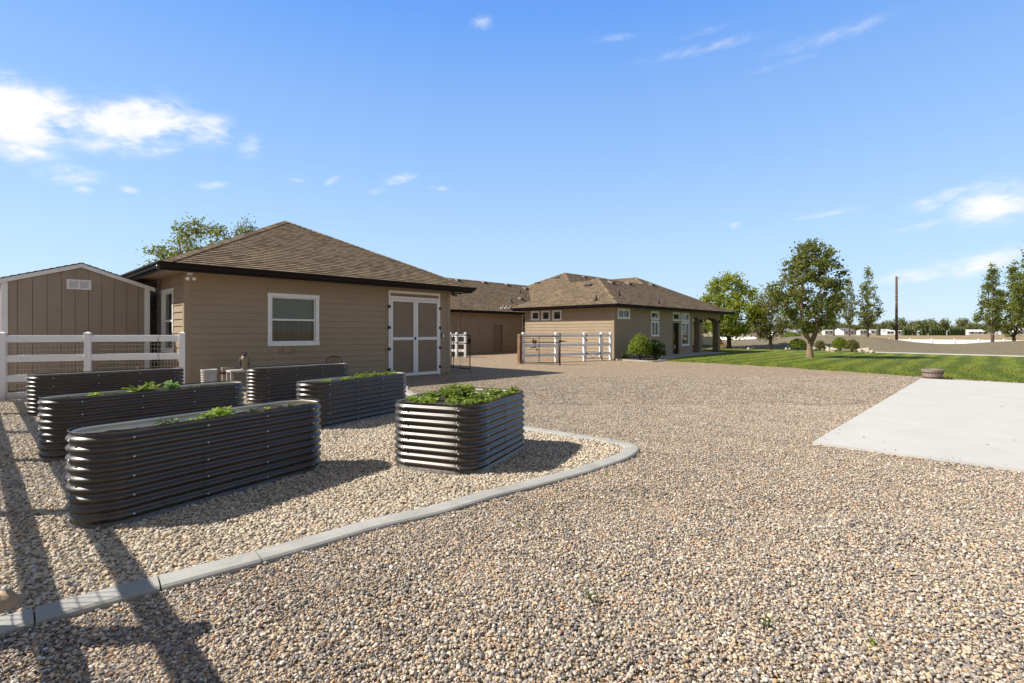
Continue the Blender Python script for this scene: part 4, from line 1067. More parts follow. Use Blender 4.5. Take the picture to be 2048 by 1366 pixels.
# porch: columns and arched beam
def column(x,y,w_=.44):
    mb=MB(); mb.bbox(x-w_/2,x+w_/2,y-w_/2,y+w_/2,.07,2.45,.02); mb.bbox(x-w_/2-.05,x+w_/2+.05,y-w_/2-.05,y+w_/2+.05,2.14,2.24,.015); mb.bbox(x-w_/2-.03,x+w_/2+.03,y-w_/2-.03,y+w_/2+.03,2.05,2.10,.01)
    mb.bbox(x-w_/2-.04,x+w_/2+.04,y-w_/2-.04,y+w_/2+.04,.05,.2,.015); return mb.obj('porch_column',M['porch'],hs)
cxs=(36.28,39.62)
for x,y in ((cxs[0],15.88),(cxs[1],15.88),(39.62,19.0),(39.62,21.95)): column(x,y)
def archbeam(p0,p1,n,spans,th=.36):
    a=Vector((*p0,0)); b=Vector((*p1,0)); L_=(b-a).length; u=(b-a).normalized(); nn=Vector((*n,0)); mb=MB(); top=2.95
    edges=[]
    pts=[]   # bottom profile
    s=0; pts.append((0,2.24))
    for c0,c1 in spans:
        pts.append((c0,2.24)); rise=min(.36,(c1-c0)*.33)
        for i in range(1,16):
            f_=i/16; pts.append((c0+(c1-c0)*f_, 2.24+rise*sqrt(max(0,1-(2*f_-1)**2))))
        pts.append((c1,2.24))
    pts.append((L_,2.24)); V=[]
    for o in (0,-th):
        for s_,z_ in pts: q=a+u*s_+nn*o; V.append((q.x,q.y,z_))
        for s_,z_ in pts: q=a+u*s_+nn*o; V.append((q.x,q.y,top))
    m_=len(pts); Fc=[]
    for i in range(m_-1):
        Fc+= [(i,i+1,m_+i+1,m_+i),(2*m_+i+1,2*m_+i,3*m_+i,3*m_+i+1),(i,2*m_+i,2*m_+i+1,i+1)]
    Fc+=[(0,m_,3*m_,2*m_),(m_-1,3*m_-1,4*m_-1,2*m_-1)]
    mb.add(V,Fc); return mb.obj('porch_beam',M['porch'],hs)
archbeam((34.86,15.66),(39.84,15.66),(0,-1),[(.06,1.18),(1.66,4.52)])
archbeam((39.845,15.7),(39.845,22.18),(1,0),[(.42,3.05),(3.55,6.0)])
# roof vents and pipes
def on_roof(px,py,which=None):
    r=Vector(((px-1024)/F,1,(HZ-py)/F)); X_,Y_=cw(r.x,1.0); d=Vector((X_,Y_,r.z)); o=Vector((0,0,EYE)); best=None
    for P in R:
        n=(P[1]-P[0]).cross(P[2]-P[0]).normalized()
        if n.z<0: n=-n
        dn=d.dot(n)
        if abs(dn)<1e-6: continue
        t_=(P[0]-o).dot(n)/dn
        if t_<=0: continue
        q=o+d*t_; c=[(v.x,v.y) for v in P]
        if inpoly(q.x,q.y,c) and (best is None or t_<best[0]): best=(t_,q,n)
    return best
def rvent(px,py,lit=True):
    b_=on_roof(px,py)
    if not b_: return
    q,n=b_[1],b_[2]; h_=Vector((n.x,n.y,0)).normalized(); side=Vector((-h_.y,h_.x,0)); dn=(h_-n*h_.dot(n)).normalized()
    Mx=Matrix.Identity(4)
    for i in range(3): Mx[i][0]=side[i]; Mx[i][1]=dn[i]; Mx[i][2]=n[i]; Mx[i][3]=q[i]
    mb=MB(); mb.box(-.24,.24,-.22,.24,.0,.03,Mx); V=[(-.2,-.2,.03),(.2,-.2,.03),(.2,.2,.03),(-.2,.2,.03),(-.17,-.12,.10),(.17,-.12,.10),(.2,.2,.17),(-.2,.2,.17)]
    mb.add([tuple(Mx@Vector(v)) for v in V],[(4,5,6,7),(0,1,5,4),(1,2,6,5),(2,3,7,6),(3,0,4,7)])
    mb.obj('roof_vent',M['roofmetal'],hroof)
def rpipe(px,py0,py1):
    b_=on_roof(px,py1)
    if not b_: return
    q=b_[1]; D=q.x*CA+q.y*SA; h_=(py1-py0)*D/F
    mb=MB(); mb.tube([q-Vector((0,0,.05)),q+Vector((0,0,h_))],.055,10); mb.tube([q-Vector((0,0,.06)),q+Vector((0,0,.10))],[.15,.07],10); mb.obj('vent_pipe',M['black'],hroof)
M['roofmetal']=paint('brown_roof_vent',(0.16,0.125,0.095),.5,.15)
for p in ((915.5,560.8),(968,565.5),(1014,570),(1051,577.5),(1041,598),(1076,566.5),(1115,556),(1168,554.2),(1178,571),(1222,566),(1256,568),(1302,570)): rvent(*p)
for p in ((1040,578,585.5),(1023,595,605.5),(1192,590.5,600.5),(1237.5,580.5,590),(1317,599,606.5)): rpipe(*p)
for k_,(px_,py_) in enumerate(((1004,617.5),(1012,617.5),(1019,618.5))):
    b_=on_roof(px_,py_)
    if b_: q_=b_[1]; mb=MB(); mb.bbox(q_.x-.14,q_.x+.14,q_.y-.05,q_.y+.05,q_.z-.02,q_.z+.09,.01); mb.tube([(q_.x,q_.y,q_.z),(q_.x+.1,q_.y,q_.z+.28)],.012,5); mb.obj('eave_bracket',M['white'],hroof)
settle(hs)

# ------------------------------------------------------------------ fences and gates
def fence(name,label,posts,rails,root_group=None,pz=1.5,pw=.127,mesh=None,rail_h=.15,gap=(),cat='fence',ptop=None,z0=0.0,skip_post=()):
    """posts: world xy list; rails: centre heights; each post, rail and wire panel is a child"""
    r=empty(name,(posts[0][0],posts[0][1],z0)); tag(r,label,cat,root_group)
    for i,(x,y) in enumerate(posts):
        a=posts[min(i+1,len(posts)-1)]; b=posts[max(i-1,0)]; an=atan2(a[1]-b[1],a[0]-b[0])
        Mx=Matrix.Translation((x-posts[0][0],y-posts[0][1],0))@Matrix.Rotation(an,4,'Z'); h=pw/2
        if i in skip_post: continue
        mb=MB(); mb.bbox(-h,h,-h,h,-.05,pz-.035,.006,Mx); mb.bbox(-h-.008,h+.008,-h-.008,h+.008,pz-.035,pz-.012,.004,Mx)
        mb.add([tuple(Mx@Vector(v)) for v in ((-h,-h,pz-.012),(h,-h,pz-.012),(h,h,pz-.012),(-h,h,pz-.012),(0,0,pz+.022))],[(0,1,4),(1,2,4),(2,3,4),(3,0,4)])
        mb.obj('post',M['vinyl'],r)
    for i in range(len(posts)-1):
        if i in gap: continue
        (x0,y0),(x1,y1)=posts[i],posts[i+1]; L_=math.hypot(x1-x0,y1-y0); an=atan2(y1-y0,x1-x0)
        Mx=Matrix.Translation((x0-posts[0][0],y0-posts[0][1],0))@Matrix.Rotation(an,4,'Z')
        for z in rails:
            mb=MB(); mb.bbox(pw/2-.004,L_-pw/2+.004,-.02,.02,z-rail_h/2,z+rail_h/2,.006,Mx); mb.obj('rail',M['vinyl'],r)
        if mesh:
            mb=MB(); side,ztop=mesh; y_=side*.024; nx=int(L_/.065)
            wr_=.0034
            for k in range(nx+1):
                x=k*L_/nx+.012*mnoise.noise(Vector((k*.3,x0,0))); mb.tube([tuple(Mx@Vector((x,y_,.03))),tuple(Mx@Vector((x+.01*mnoise.noise(Vector((k,1,1))),y_,ztop)))],wr_,3,False)
            nz=int(ztop/.105)
            for k in range(nz+1):
                z=.04+k*(ztop-.04)/nz
                mb.tube([tuple(Mx@Vector((x*L_/6,y_,z+.008*mnoise.noise(Vector((x,k,x1)))))) for x in range(7)],wr_,3,False)
            mb.obj('wire_mesh',M['wire'],r)
    return r
P2=cw(-8.12,12.62); P1=cw(*[ (5-1024)/F*11.25, 11.25]); PM=cw((176-1024)/F*11.95,11.95); PC=(P1[0]-.95,P1[1]+.42)
fence('rail_fence','white vinyl rail fence with wire mesh between the taupe shed and the tan outbuilding',[P2,PM,P1,PC],[1.36,.92,.48,.10],mesh=(-1,1.42),rail_h=.155,skip_post=(3,))
fx=-.44; fence('rail_fence','white vinyl rail fence just outside the left edge, shadowing the kerb',[(fx,3.95+2.44*k) for k in range(-2,6)],[1.36,.88,.40],mesh=(1,1.40),rail_h=.155)
# fence before the house
FA=cw((1046.5-1024)/F*24.9,24.9); FB=cw((1222-1024)/F*28.1,28.1)
def lerp2(a,b,t): return (a[0]+(b[0]-a[0])*t,a[1]+(b[1]-a[1])*t)
def tpx(p): # parameter on FA-FB at bearing p
    r=(p-1024)/F; a=w2c(*FA); b=w2c(*FB); return (r*a[1]-a[0])/((b[0]-a[0])-r*(b[1]-a[1]))
fp=[lerp2(FA,FB,tpx(p)) for p in (1046.5,1112,1168.5,1203,1221)]
fr=fence('rail_fence','white three rail vinyl fence before the sunlit wall of the house',fp,[1.34,.86,.38],gap=(2,))
# small vinyl gate in its third bay
a,b=fp[2],fp[3]; L_=math.dist(a,b); an=atan2(b[1]-a[1],b[0]-a[0]); gt=empty('vinyl_gate',(a[0],a[1],0),an); tag(gt,'narrow white vinyl walk gate with black hinges and crossed braces before the house','gate')
mb=MB()
for z in (1.34,.86,.38): mb.bbox(.1,L_-.09,-.02,.02,z-.07,z+.07,.006)
mb.obj('rail',M['vinyl'],gt)
mb=MB(); mb.bbox(.085,.155,-.035,.035,.1,1.42,.006); mb.bbox(L_-.15,L_-.08,-.035,.035,.1,1.42,.006); mb.bbox(.155,L_-.15,-.03,.03,.1,.18,.006); mb.obj('gate_frame',M['vinyl'],gt)
mb=MB(); mb.tube([(.15,-.03,.42),(L_/2,-.035,.14)],.009,6); mb.tube([(L_-.15,-.03,.42),(L_/2,-.035,.14)],.009,6); mb.obj('brace',M['black'],gt)
for z in (.38,1.10,1.34): mb=MB(); mb.bbox(.06,.16,-.055,-.036,z-.05,z+.05,.004); mb.obj('hinge',M['black'],gt)
for z in (.38,1.34): mb=MB(); mb.bbox(L_-.13,L_-.05,-.055,-.036,z-.045,z+.045,.004); mb.obj('latch',M['black'],gt)
# far white fence section seen between the workshop and the wing
fq=[pd(p,d) for p,d in ((870,31.8),(901,31.4),(913,31.1),(930.5,30.9))]
fence('rail_fence','short run of white three rail fence behind the small iron mesh gate',fq,[1.32,.86,.40])

def metal_gate(name,label,a,b,z0,z1,rails,stiles,mat,mesh=True,bar=.022,meshx=None):
    L_=math.dist(a,b); an=atan2(b[1]-a[1],b[0]-a[0]); g_=empty(name,(a[0],a[1],0),an); tag(g_,label,'gate')
    mb=MB(); mb.tube([(0,0,z0),(0,0,z1)],bar,8); mb.tube([(L_,0,z0),(L_,0,z1)],bar,8)
    for z in [z0,z1]+rails: mb.tube([(0,0,z),(L_,0,z)],bar,8)
    for s_ in stiles: mb.tube([(s_*L_,0,z0),(s_*L_,0,z1)],bar*.8,8)
    mb.obj('gate_frame',mat,g_)
    if mesh:
        mb=MB(); x0,x1=meshx or (0,1); nx=int(L_*(x1-x0)/.06)
        for k in range(1,nx): x=L_*(x0+(x1-x0)*k/nx); mb.tube([(x,.0,z0),(x,.0,z1)],.0026,4,False)
        nz=int((z1-z0)/.1)
        for k in range(1,nz): z=z0+(z1-z0)*k/nz; mb.tube([(L_*x0,0,z),(L_*x1,0,z)],.0026,4,False)
        mb.obj('wire_mesh',M['brownmetal'],g_)
    return g_
g1=metal_gate('mesh_gate','small dark iron mesh gate standing open at the right corner of the tan outbuilding',pd(902,20.4),pd(940,19.3),.12,1.40,[1.09],[.13],M['brownmetal'],bar=.02)
L1=math.dist(pd(902,20.4),pd(940,19.3))
mb=MB(); mb.bbox(L1-.11,L1+.05,-.03,.03,1.12,1.26,.01); mb.obj('latch',M['black'],g1)
mb=MB(); mb.tube([(L1-.005,0,.12),(L1+.03,.01,.02),(L1+.12,.02,0.0)],.014,6); mb.obj('drop_rod',M['brownmetal'],g1)
g2_=metal_gate('mesh_gate','brown tube and mesh farm gate between the cedar post and the steel post',pd(1040,24.25),pd(1117.5,23.55),.10,1.33,[1.03],[.5],M['brownmetal'],bar=.021)
def solo(mb,name,mat,label,cat,loc,**k):
    o=mb.obj(name,mat); 
    o.location=loc; tag(o,label,cat,**k); return o
# cedar post (stacked wide post) and steel gate post
pc=pd(1040,24.45); mb=MB(); mb.bbox(-.10,.10,-.10,.10,-.05,1.42,.015)
cp=empty('cedar_post',(pc[0],pc[1],0),.1); tag(cp,'thick orange stained cedar post holding the farm gate','post'); mb.obj('post',M['wood_orange'],cp)
mb=MB()
for z in (.12,.55,1.03,1.33): mb.bbox(-.02,.10,-.13,-.101,z-.015,z+.02,.005); mb.tube([(-.05,-.10,z),(-.05,-.15,z)],.010,6)
mb.obj('hinge_strap',M['black'],cp)
ps=pd(1119.8,23.45); mb=MB(); mb.tube([(0,0,-.05),(0,0,1.42)],.034,10); mb.tube([(0,0,1.42),(0,0,1.45),(0,0,1.465)],[.04,.04,.01],10)
spst=empty('steel_post',(ps[0],ps[1],0)); tag(spst,'dark brown round steel latch post at the end of the farm gate','post'); mb.obj('post',M['brownmetal'],spst)
mb=MB(); mb.tube([(0,0,1.10),(.30,-.1,1.10)],.018,8); mb.bbox(-.06,.09,-.05,.05,1.05,1.15,.01); mb.obj('latch',M['black'],spst)
# rusty flower ornament hung on the gate
po=pd(1067,23.9); orn=MB(); random.seed(21)
for k in range(9):
    cx_=random.uniform(-.13,.17); cz_=1.08+random.uniform(-.07,.1); 
    for j in range(6):
        a_=j*pi/3+k; orn.add([(cx_,0,cz_),(cx_+.05*cos(a_-.4),-.02,cz_+.05*sin(a_-.4)),(cx_+.075*cos(a_),-.03,cz_+.075*sin(a_)),(cx_+.05*cos(a_+.4),-.02,cz_+.05*sin(a_+.4))],[(0,1,2,3)])
orn.tube([(.02,0,1.05),(.05,-.01,.9),(.10,0,.8),(.16,-.02,.68)],.012,6)
for k in range(6): a_=k*1.05; orn.add([(.18,-.03,.66),(.18+.07*cos(a_),-.05,.66+.07*sin(a_)),(.18+.11*cos(a_+.3),-.03,.64+.13*sin(a_+.3)),(.18+.06*cos(a_+.6),-.02,.66+.06*sin(a_+.6))],[(0,1,2,3)])
orn.tube([(-.22,0,.83),(-.1,-.01,.8),(.0,0,.84),(.1,0,.8)],.012,6)
for k in range(4): orn.blob((-.2+k*.1,-.02,.80),(.03,.02,.045),8,5)
solo(orn,'gate_ornament',M['rust'],'rusty metal flower ornament wired onto the farm gate','ornament',(po[0],po[1]-.04,0))
# rain chains
def chain(label,x,y,z0,z1,cup=False):
    mb=MB(); z=z1; k=0
    while z>z0:
        a_=0 if k%2 else pi/2; rr=.026; hh=.07; P=[]
        for j in range(9):
            t_=2*pi*j/8; P.append((cos(a_)*rr*cos(t_),sin(a_)*rr*cos(t_),z-hh+hh*sin(t_)))
        mb.tube(P,.0035,5,False); z-=hh*2-.008; k+=1
    mb.tube([(0,0,z1+.12),(0,0,z1+.06),(0,0,z1-.01)],[.05,.045,.012],10)
    return solo(mb,'rain_chain',M['brownmetal'],label,'rain chain',(x,y,0))
chain('brown rain chain hanging from the left gutter corner of the tan outbuilding',2.92,14.02,.05,2.93)
chain('brown rain chain hanging from the gutter at the right corner of the tan outbuilding',12.64,14.72,.05,2.93)

# ------------------------------------------------------------------ raised garden beds
def oval(L_,Wd,r,n=10):
    """rounded rectangle outline, ccw, list of (x,y,nx,ny)"""
    out=[]; hx,hy=L_/2-r,Wd/2-r
    for cx_,cy_,a0 in ((hx,hy,0),(-hx,hy,pi/2),(-hx,-hy,pi),(hx,-hy,1.5*pi)):
        for k in range(n+1):
            a_=a0+pi/2*k/n; out.append((cx_+r*cos(a_),cy_+r*sin(a_),cos(a_),sin(a_)))
    o2=[]
    for i,p in enumerate(out):
        q=out[(i+1)%len(out)]; d=math.hypot(q[0]-p[0],q[1]-p[1]); o2.append(p)
        if d>.15:
            m_=int(d/.09)
            for j in range(1,m_): t_=j/m_; o2.append((p[0]+(q[0]-p[0])*t_,p[1]+(q[1]-p[1])*t_,p[2],p[3]))
    return o2
BH=.745
bedmesh={}
def bed(cxc,cyc,bear,L_,Wd,r,label,soilz=.66,H=BH,nwave=9):
    X_,Y_=cw(cxc,cyc); rz_=atan2(*reversed([cw(sin(bear),cos(bear))[0],cw(sin(bear),cos(bear))[1]]))
    root=empty('garden_bed',(X_,Y_,0),rz_); tag(root,label,'garden bed','corrugated metal garden beds')
    key=(round(L_,3),round(Wd,3),r,soilz,H)
    if key not in bedmesh:
        O=oval(L_,Wd,r); n=len(O); mb=MB(); V=[]; steps=nwave*12; per=(H-.075)/nwave
        for k in range(steps+1):
            z=.055+per*nwave*k/steps; w_=.0115*(-cos(2*pi*k/12))
            for x,y,nx,ny in O: V.append((x+nx*(w_-.014),y+ny*(w_-.014),z))
        for z,w_ in ((H-.008,-.022),): 
            for x,y,nx,ny in O: V.append((x+nx*w_,y+ny*w_,z))
        ks=steps+2
        # flared foot
        base=[]
        for z,w_ in ((.055,-.0255),(.03,-.012),(-.03,.012)):
            base.append([(x+nx*w_,y+ny*w_,z) for x,y,nx,ny in O])
        Fc=[]
        for k in range(ks-1):
            for i in range(n): i2=(i+1)%n; Fc.append((k*n+i,k*n+i2,(k+1)*n+i2,(k+1)*n+i))
        mb.add(V,Fc,True)
        Vb=sum(base[::-1],[]); Fb=[]
        for k in range(2):
            for i in range(n): i2=(i+1)%n; Fb.append((k*n+i,k*n+i2,(k+1)*n+i2,(k+1)*n+i))
        mb.add(Vb,Fb,True)
        seams=[]
        outer=mb.mesh('corrugated_wall',M['bedmetal'])
        mb=MB(); V=[]
        for k in range(41):
            z=soilz-.02+(H-.012-soilz+.02)*k/40; ph=(z-.055)/per*2*pi; w_=-.02-.0115*cos(ph)-.006
            for x,y,nx,ny in O: V.append((x+nx*w_,y+ny*w_,z))
        mb.add(V,[(k*n+(i+1)%n,k*n+i,(k+1)*n+i,(k+1)*n+(i+1)%n) for k in range(40) for i in range(n)],True)
        inner=mb.mesh('inner_liner',M['bedliner'])
        mb=MB(); P=[(x-nx*.02,y-ny*.02,H) for x,y,nx,ny in O]; P.append(P[0]); P.append(P[1]); mb.tube(P,.0055,6,False); rim=mb.mesh('rim_trim',M['rubber'])
        mb=MB(); V=[(0,0,soilz+.03)]; rings=9
        for q in range(1,rings+1):
            for x,y,nx,ny in O: f_=q/rings; xx,yy=(x-nx*.03)*f_,(y-ny*.03)*f_; V.append((xx,yy,soilz+.05*mnoise.noise(Vector((xx*3,yy*3,L_)))+.02*mnoise.noise(Vector((xx*14,yy*14,L_)))))
        Fc=[(0,1+i,1+(i+1)%n) for i in range(n)]
        for q in range(rings-1):
            for i in range(n): i2=(i+1)%n; Fc.append((1+q*n+i,1+(q+1)*n+i,1+(q+1)*n+i2,1+q*n+i2))
        mb.add(V,Fc,False); soil=mb.mesh('soil',M['soil'])
        # lapped panel joints: thin vertical battens that follow the corrugation
        straight=L_-2*r; fr_=[-.5,-.16,.18,.5] if L_>2 else [-.5,.0,.5]
        sm=[]; boltpos=[]
        for sy in (-1,1):
            for f_ in fr_:
                x=straight*f_; y=sy*Wd/2; sm.append((x,y,0,sy)); 
        if Wd>.9:
            for sx_ in (-1,1):
                for f_ in (-.3,.3): sm.append((sx_*L_/2,Wd*f_,sx_,0))
        else:
            for sx_ in (-1,1): sm.append((sx_*L_/2,0,sx_,0))
        smesh=[]
        for (x,y,nx,ny) in sm:
            mb=MB(); V=[]; tx,ty=-ny,nx
            for k in range(steps+1):
                z=.055+per*nwave*k/steps; w_=.0115*(-cos(2*pi*k/12))-.014+.0022; jw=.0012*sin(k*.9)
                for q,oo in ((-.006,-.002),(-.006,0),(.004,.0),(.004,-.002)): V.append((x+nx*(w_+oo)+tx*(q+jw),y+ny*(w_+oo)+ty*(q+jw),z))
            mb.add(V,[(k*4+q,k*4+q+1,(k+1)*4+q+1,(k+1)*4+q) for k in range(steps) for q in range(3)],False)
            smesh.append(mb.mesh('panel_seam',M['bedmetal']))
            for j in range(0,nwave,2): boltpos.append((x+nx*.001+tx*.028,y+ny*.001+ty*.028,.055+per*(j+.5),nx,ny))
        mb=MB(); mb.lathe([(0.0,.008),(.006,.0075),(.0095,.003),(.0105,0)],10)
        bolt=mb.mesh('bolt',M['steel'])
        bedmesh[key]=(outer,inner,rim,soil,smesh,bolt,boltpos)
    outer,inner,rim,soil,smesh,bolt,boltpos=bedmesh[key]
    for nm,me in (('corrugated_wall',outer),('inner_liner',inner),('rim_trim',rim),('soil',soil)):
        o=bpy.data.objects.new(nm,me); COL.objects.link(o); o.parent=root
        if nm=='corrugated_wall': wo_=o
    for me in smesh: o=bpy.data.objects.new('panel_seam',me); COL.objects.link(o); o.parent=wo_
    cb=(-X_,-Y_)
    for (x,y,z,nx,ny) in boltpos:
        # only the bolts on the sides that can be seen
        wx=cos(rz_)*nx-sin(rz_)*ny; wy=sin(rz_)*nx+cos(rz_)*ny
        if wx*cb[0]+wy*cb[1]<-.2*math.hypot(*cb): continue
        o=bpy.data.objects.new('bolt',bolt); COL.objects.link(o); o.parent=root; o.location=(x,y,z); o.rotation_euler=Vector((nx,ny,0)).to_track_quat('Z','Y').to_euler()
    return root,(X_,Y_,rz_)
# ------------------------------------------------------------------ leafy plants
def leafpts(mb, base, d, ln, wd, curl, mi=0, rnd=random):
    """a bent leaf of two quads plus tip"""
    d=Vector(d).normalized(); side=d.cross(Vector((0,0,1)))
    if side.length<.05: side=Vector((1,0,0))
    side.normalize(); side=(Matrix.Rotation(rnd.uniform(-.8,.8),3,d)@side); nrm=side.cross(d).normalized()
    b=Vector(base); p1=b+d*ln*.4+nrm*ln*.05; p2=b+d*ln*.75-nrm*ln*curl*.3; p3=b+d*ln-nrm*ln*curl
    mb.add([b-side*wd*.12,b+side*wd*.12,p1+side*wd*.5,p1-side*wd*.5,p2+side*wd*.42,p2-side*wd*.42,p3],[(0,1,2,3),(3,2,4,5),(5,4,6)],False,mi)
def leafy(label,x,y,z,rad,hgt,n,ln,mat,seed,name='leafy_plant',cat='plant',group=None,up=.7,stems=8,wf=.55):
    rnd=random.Random(seed); r_=empty(name,(x,y,z)); tag(r_,label,cat,group)
    mb=MB(); st=MB(); tips=[]
    for k in range(stems):
        a_=rnd.uniform(0,6.28); q=rnd.random()**.6*rad; h_=hgt*(.45+.55*rnd.random())*(1-.35*(q/rad)**2)
        tx,ty=cos(a_)*q,sin(a_)*q; P=[(tx*.25,ty*.25,-.02),(tx*.6,ty*.6,h_*.5),(tx,ty,h_*.92)]; st.tube(P,[.004,.003,.0015],4,False); tips.append(P)
    for k in range(n):
        P=rnd.choice(tips); t_=rnd.uniform(.25,1.0); 
        if t_<.5: f_=t_/.5; b=Vector(P[0]).lerp(Vector(P[1]),f_)
        else: f_=(t_-.5)/.5; b=Vector(P[1]).lerp(Vector(P[2]),f_)
        a_=rnd.uniform(0,6.28); d=(cos(a_),sin(a_),rnd.uniform(-.2,1.2)*up); l_=ln*rnd.uniform(.6,1.25)
        leafpts(mb,b+Vector((rnd.gauss(0,rad*.08),rnd.gauss(0,rad*.08),0)),d,l_,l_*wf,rnd.uniform(0,.5),0,rnd)
    mb.obj('leaves',mat,r_); st.obj('stem',M['herb'],r_); return r_
def inbed(b, fx_, fy_):      # local metres in the bed -> world
    X_,Y_,r_=b[1]; return (X_+cos(r_)*fx_-sin(r_)*fy_, Y_+sin(r_)*fx_+cos(r_)*fy_)
BR=radians(28)
bF=bed(-2.79,4.83,radians(29.5),2.25,.58,.285,'long dark corrugated garden bed nearest the viewer, beside the kerb')
bM=bed(-4.83,6.93,radians(31),2.42,.58,.285,'long dark corrugated garden bed directly behind the nearest one, with leafy greens')
bB=bed(-7.83,10.03,radians(38),2.48,.58,.285,'nearly bare long dark corrugated garden bed before the white mesh fence')
bR=bed(-4.84,11.74,radians(37),2.44,.58,.285,'long dark corrugated garden bed nearest the outbuilding wall, below its window')
bG=bed(-2.68,8.82,BR,2.32,.58,.285,'long dark corrugated garden bed before the double doors, with low greens')
bS=bed(-.58,6.18,radians(22.5),1.62,1.12,.27,'wide short corrugated garden bed full of green herbs, inside the kerb bend',soilz=.69)
def P(b,fx_,fy_,label,rad,hgt,n,ln,mat,seed,z=.66,**k):
    x,y=inbed(b,fx_,fy_); return leafy(label,x,y,z,rad,hgt,n,ln,M[mat],seed,**k)
GP='young plants growing in the metal garden beds'
P(bF,.02,0,'bushy yellow green herb, the biggest plant in the nearest garden bed',.15,.17,420,.045,'herb_yellow',1,stems=26,group=GP)
P(bF,-.42,.02,'dark stemmed seedling left of the yellow green herb in the nearest bed',.10,.14,70,.04,'herb_dark',2,stems=9,group=GP)
P(bF,-.22,-.03,'thin reddish seedling between the dark seedling and the yellow green herb',.09,.10,50,.035,'herb_yellow',3,stems=7,group=GP)
P(bF,.35,.0,'small upright seedling just right of the yellow green herb',.06,.14,34,.035,'herb_dark',4,stems=5,group=GP)
P(bF,.48,-.02,'tiny bright seedling right of the upright one in the nearest bed',.06,.09,34,.035,'herb_yellow',5,stems=5,group=GP)
P(bF,.78,.0,'dark flat seedling toward the far end of the nearest bed',.11,.09,60,.035,'herb_dark',6,stems=9,group=GP)
P(bM,.22,0,'pale leafy green with tall whitish top in the second garden bed',.14,.22,240,.05,'herb_pale',7,stems=16,group=GP)
P(bM,-.12,.0,'bright green lettuce with wide leaves in the second garden bed',.17,.17,150,.09,'herb',8,stems=14,group=GP)
P(bM,-.33,-.02,'low bright sprouts beside the wide leaved lettuce',.13,.10,110,.05,'herb',9,stems=12,group=GP)
P(bM,-.66,.0,'yellow green feathery sprouts near the left end of the second bed',.13,.10,120,.045,'herb_yellow',10,stems=12,group=GP)
P(bM,-.93,-.03,'sparse dark sprouts at the left end of the second bed',.10,.08,60,.04,'herb_dark',12,stems=8,group=GP)
P(bM,.55,.02,'small round sprout toward the right of the second bed',.07,.09,60,.035,'herb',13,stems=7,group=GP)
P(bM,.9,.02,'tiny sprig at the right end of the second bed',.05,.06,22,.03,'herb',14,stems=4,group=GP)
P(bB,.08,.0,'small green sprig in the middle of the bed by the mesh fence',.07,.10,50,.035,'herb',15,stems=6,group=GP)
P(bB,-.75,.0,'low green sprig at the left of the bed by the mesh fence',.05,.08,24,.03,'herb',16,stems=4,group=GP)
P(bB,-.3,.0,'dark low seedlings left of centre in the bed by the mesh fence',.10,.06,40,.03,'herb_dark',17,stems=8,group=GP)
# bare brown stalk
x,y=inbed(bB,.42,0); mb=MB(); mb.tube([(0,0,-.03),(.01,0,.1),(-.01,.01,.22)],.007,5); mb.tube([(.01,0,.1),(.05,.0,.15)],.005,5); mb.tube([(0,0,.16),(-.05,0,.2)],.004,5)
solo(mb,'dry_stalk',M['bark'],'bare brown plant stalk standing in the bed by the mesh fence','plant',(x,y,.60))
P(bR,-.55,.0,'small tuft of green at the left of the bed by the wall',.10,.10,70,.035,'herb',18,stems=8,group=GP)
for k,(fx_,rad,hg,n_,mt,lb) in enumerate(((.42,.20,.17,420,'herb','thick bright green clump toward the right of the bed before the double doors'),(.12,.18,.14,330,'herb','low bright green clump in the middle of the bed before the double doors'),(.72,.16,.14,260,'herb','bright green clump near the right end of the bed before the double doors'),(-.22,.14,.10,160,'herb_yellow','low yellow green sprouts left of centre in the bed before the double doors'),(-.62,.12,.09,100,'herb_yellow','thin yellow green sprouts near the left end of the bed before the double doors'),(.97,.08,.12,60,'herb','upright sprig at the right tip of the bed before the double doors'))):
    P(bG,fx_,0,lb,rad,hg,n_,.045,mt,30+k,stems=20,group=GP)
for k,(fx_,fy_,rad,hg,n_,mt,lb) in enumerate(((-.1,.02,.24,.27,1200,'herb','tallest feathery green herb mound in the wide short bed'),(.28,.25,.24,.22,800,'herb','rounded green herb clump at the back of the wide short bed'),(.42,-.22,.23,.17,700,'herb','green herb clump along the far right side of the wide short bed'),(-.12,-.33,.22,.16,700,'herb','green herb clump along the near right side of the wide short bed'),(-.5,-.2,.24,.15,700,'herb','low green herb clump at the front right corner of the wide short bed'),(-.52,.25,.22,.15,600,'herb_yellow','yellow green herb clump at the front left corner of the wide short bed'),(-.15,.38,.18,.16,400,'herb','thin green herb clump on the left side of the wide short bed'),(.65,-.38,.13,.19,260,'herb','upright sprigs in the far right corner of the wide short bed'))):
    P(bS,fx_,fy_,lb,rad,hg,n_,.042,mt,50+k,z=.66,stems=34,group=GP)
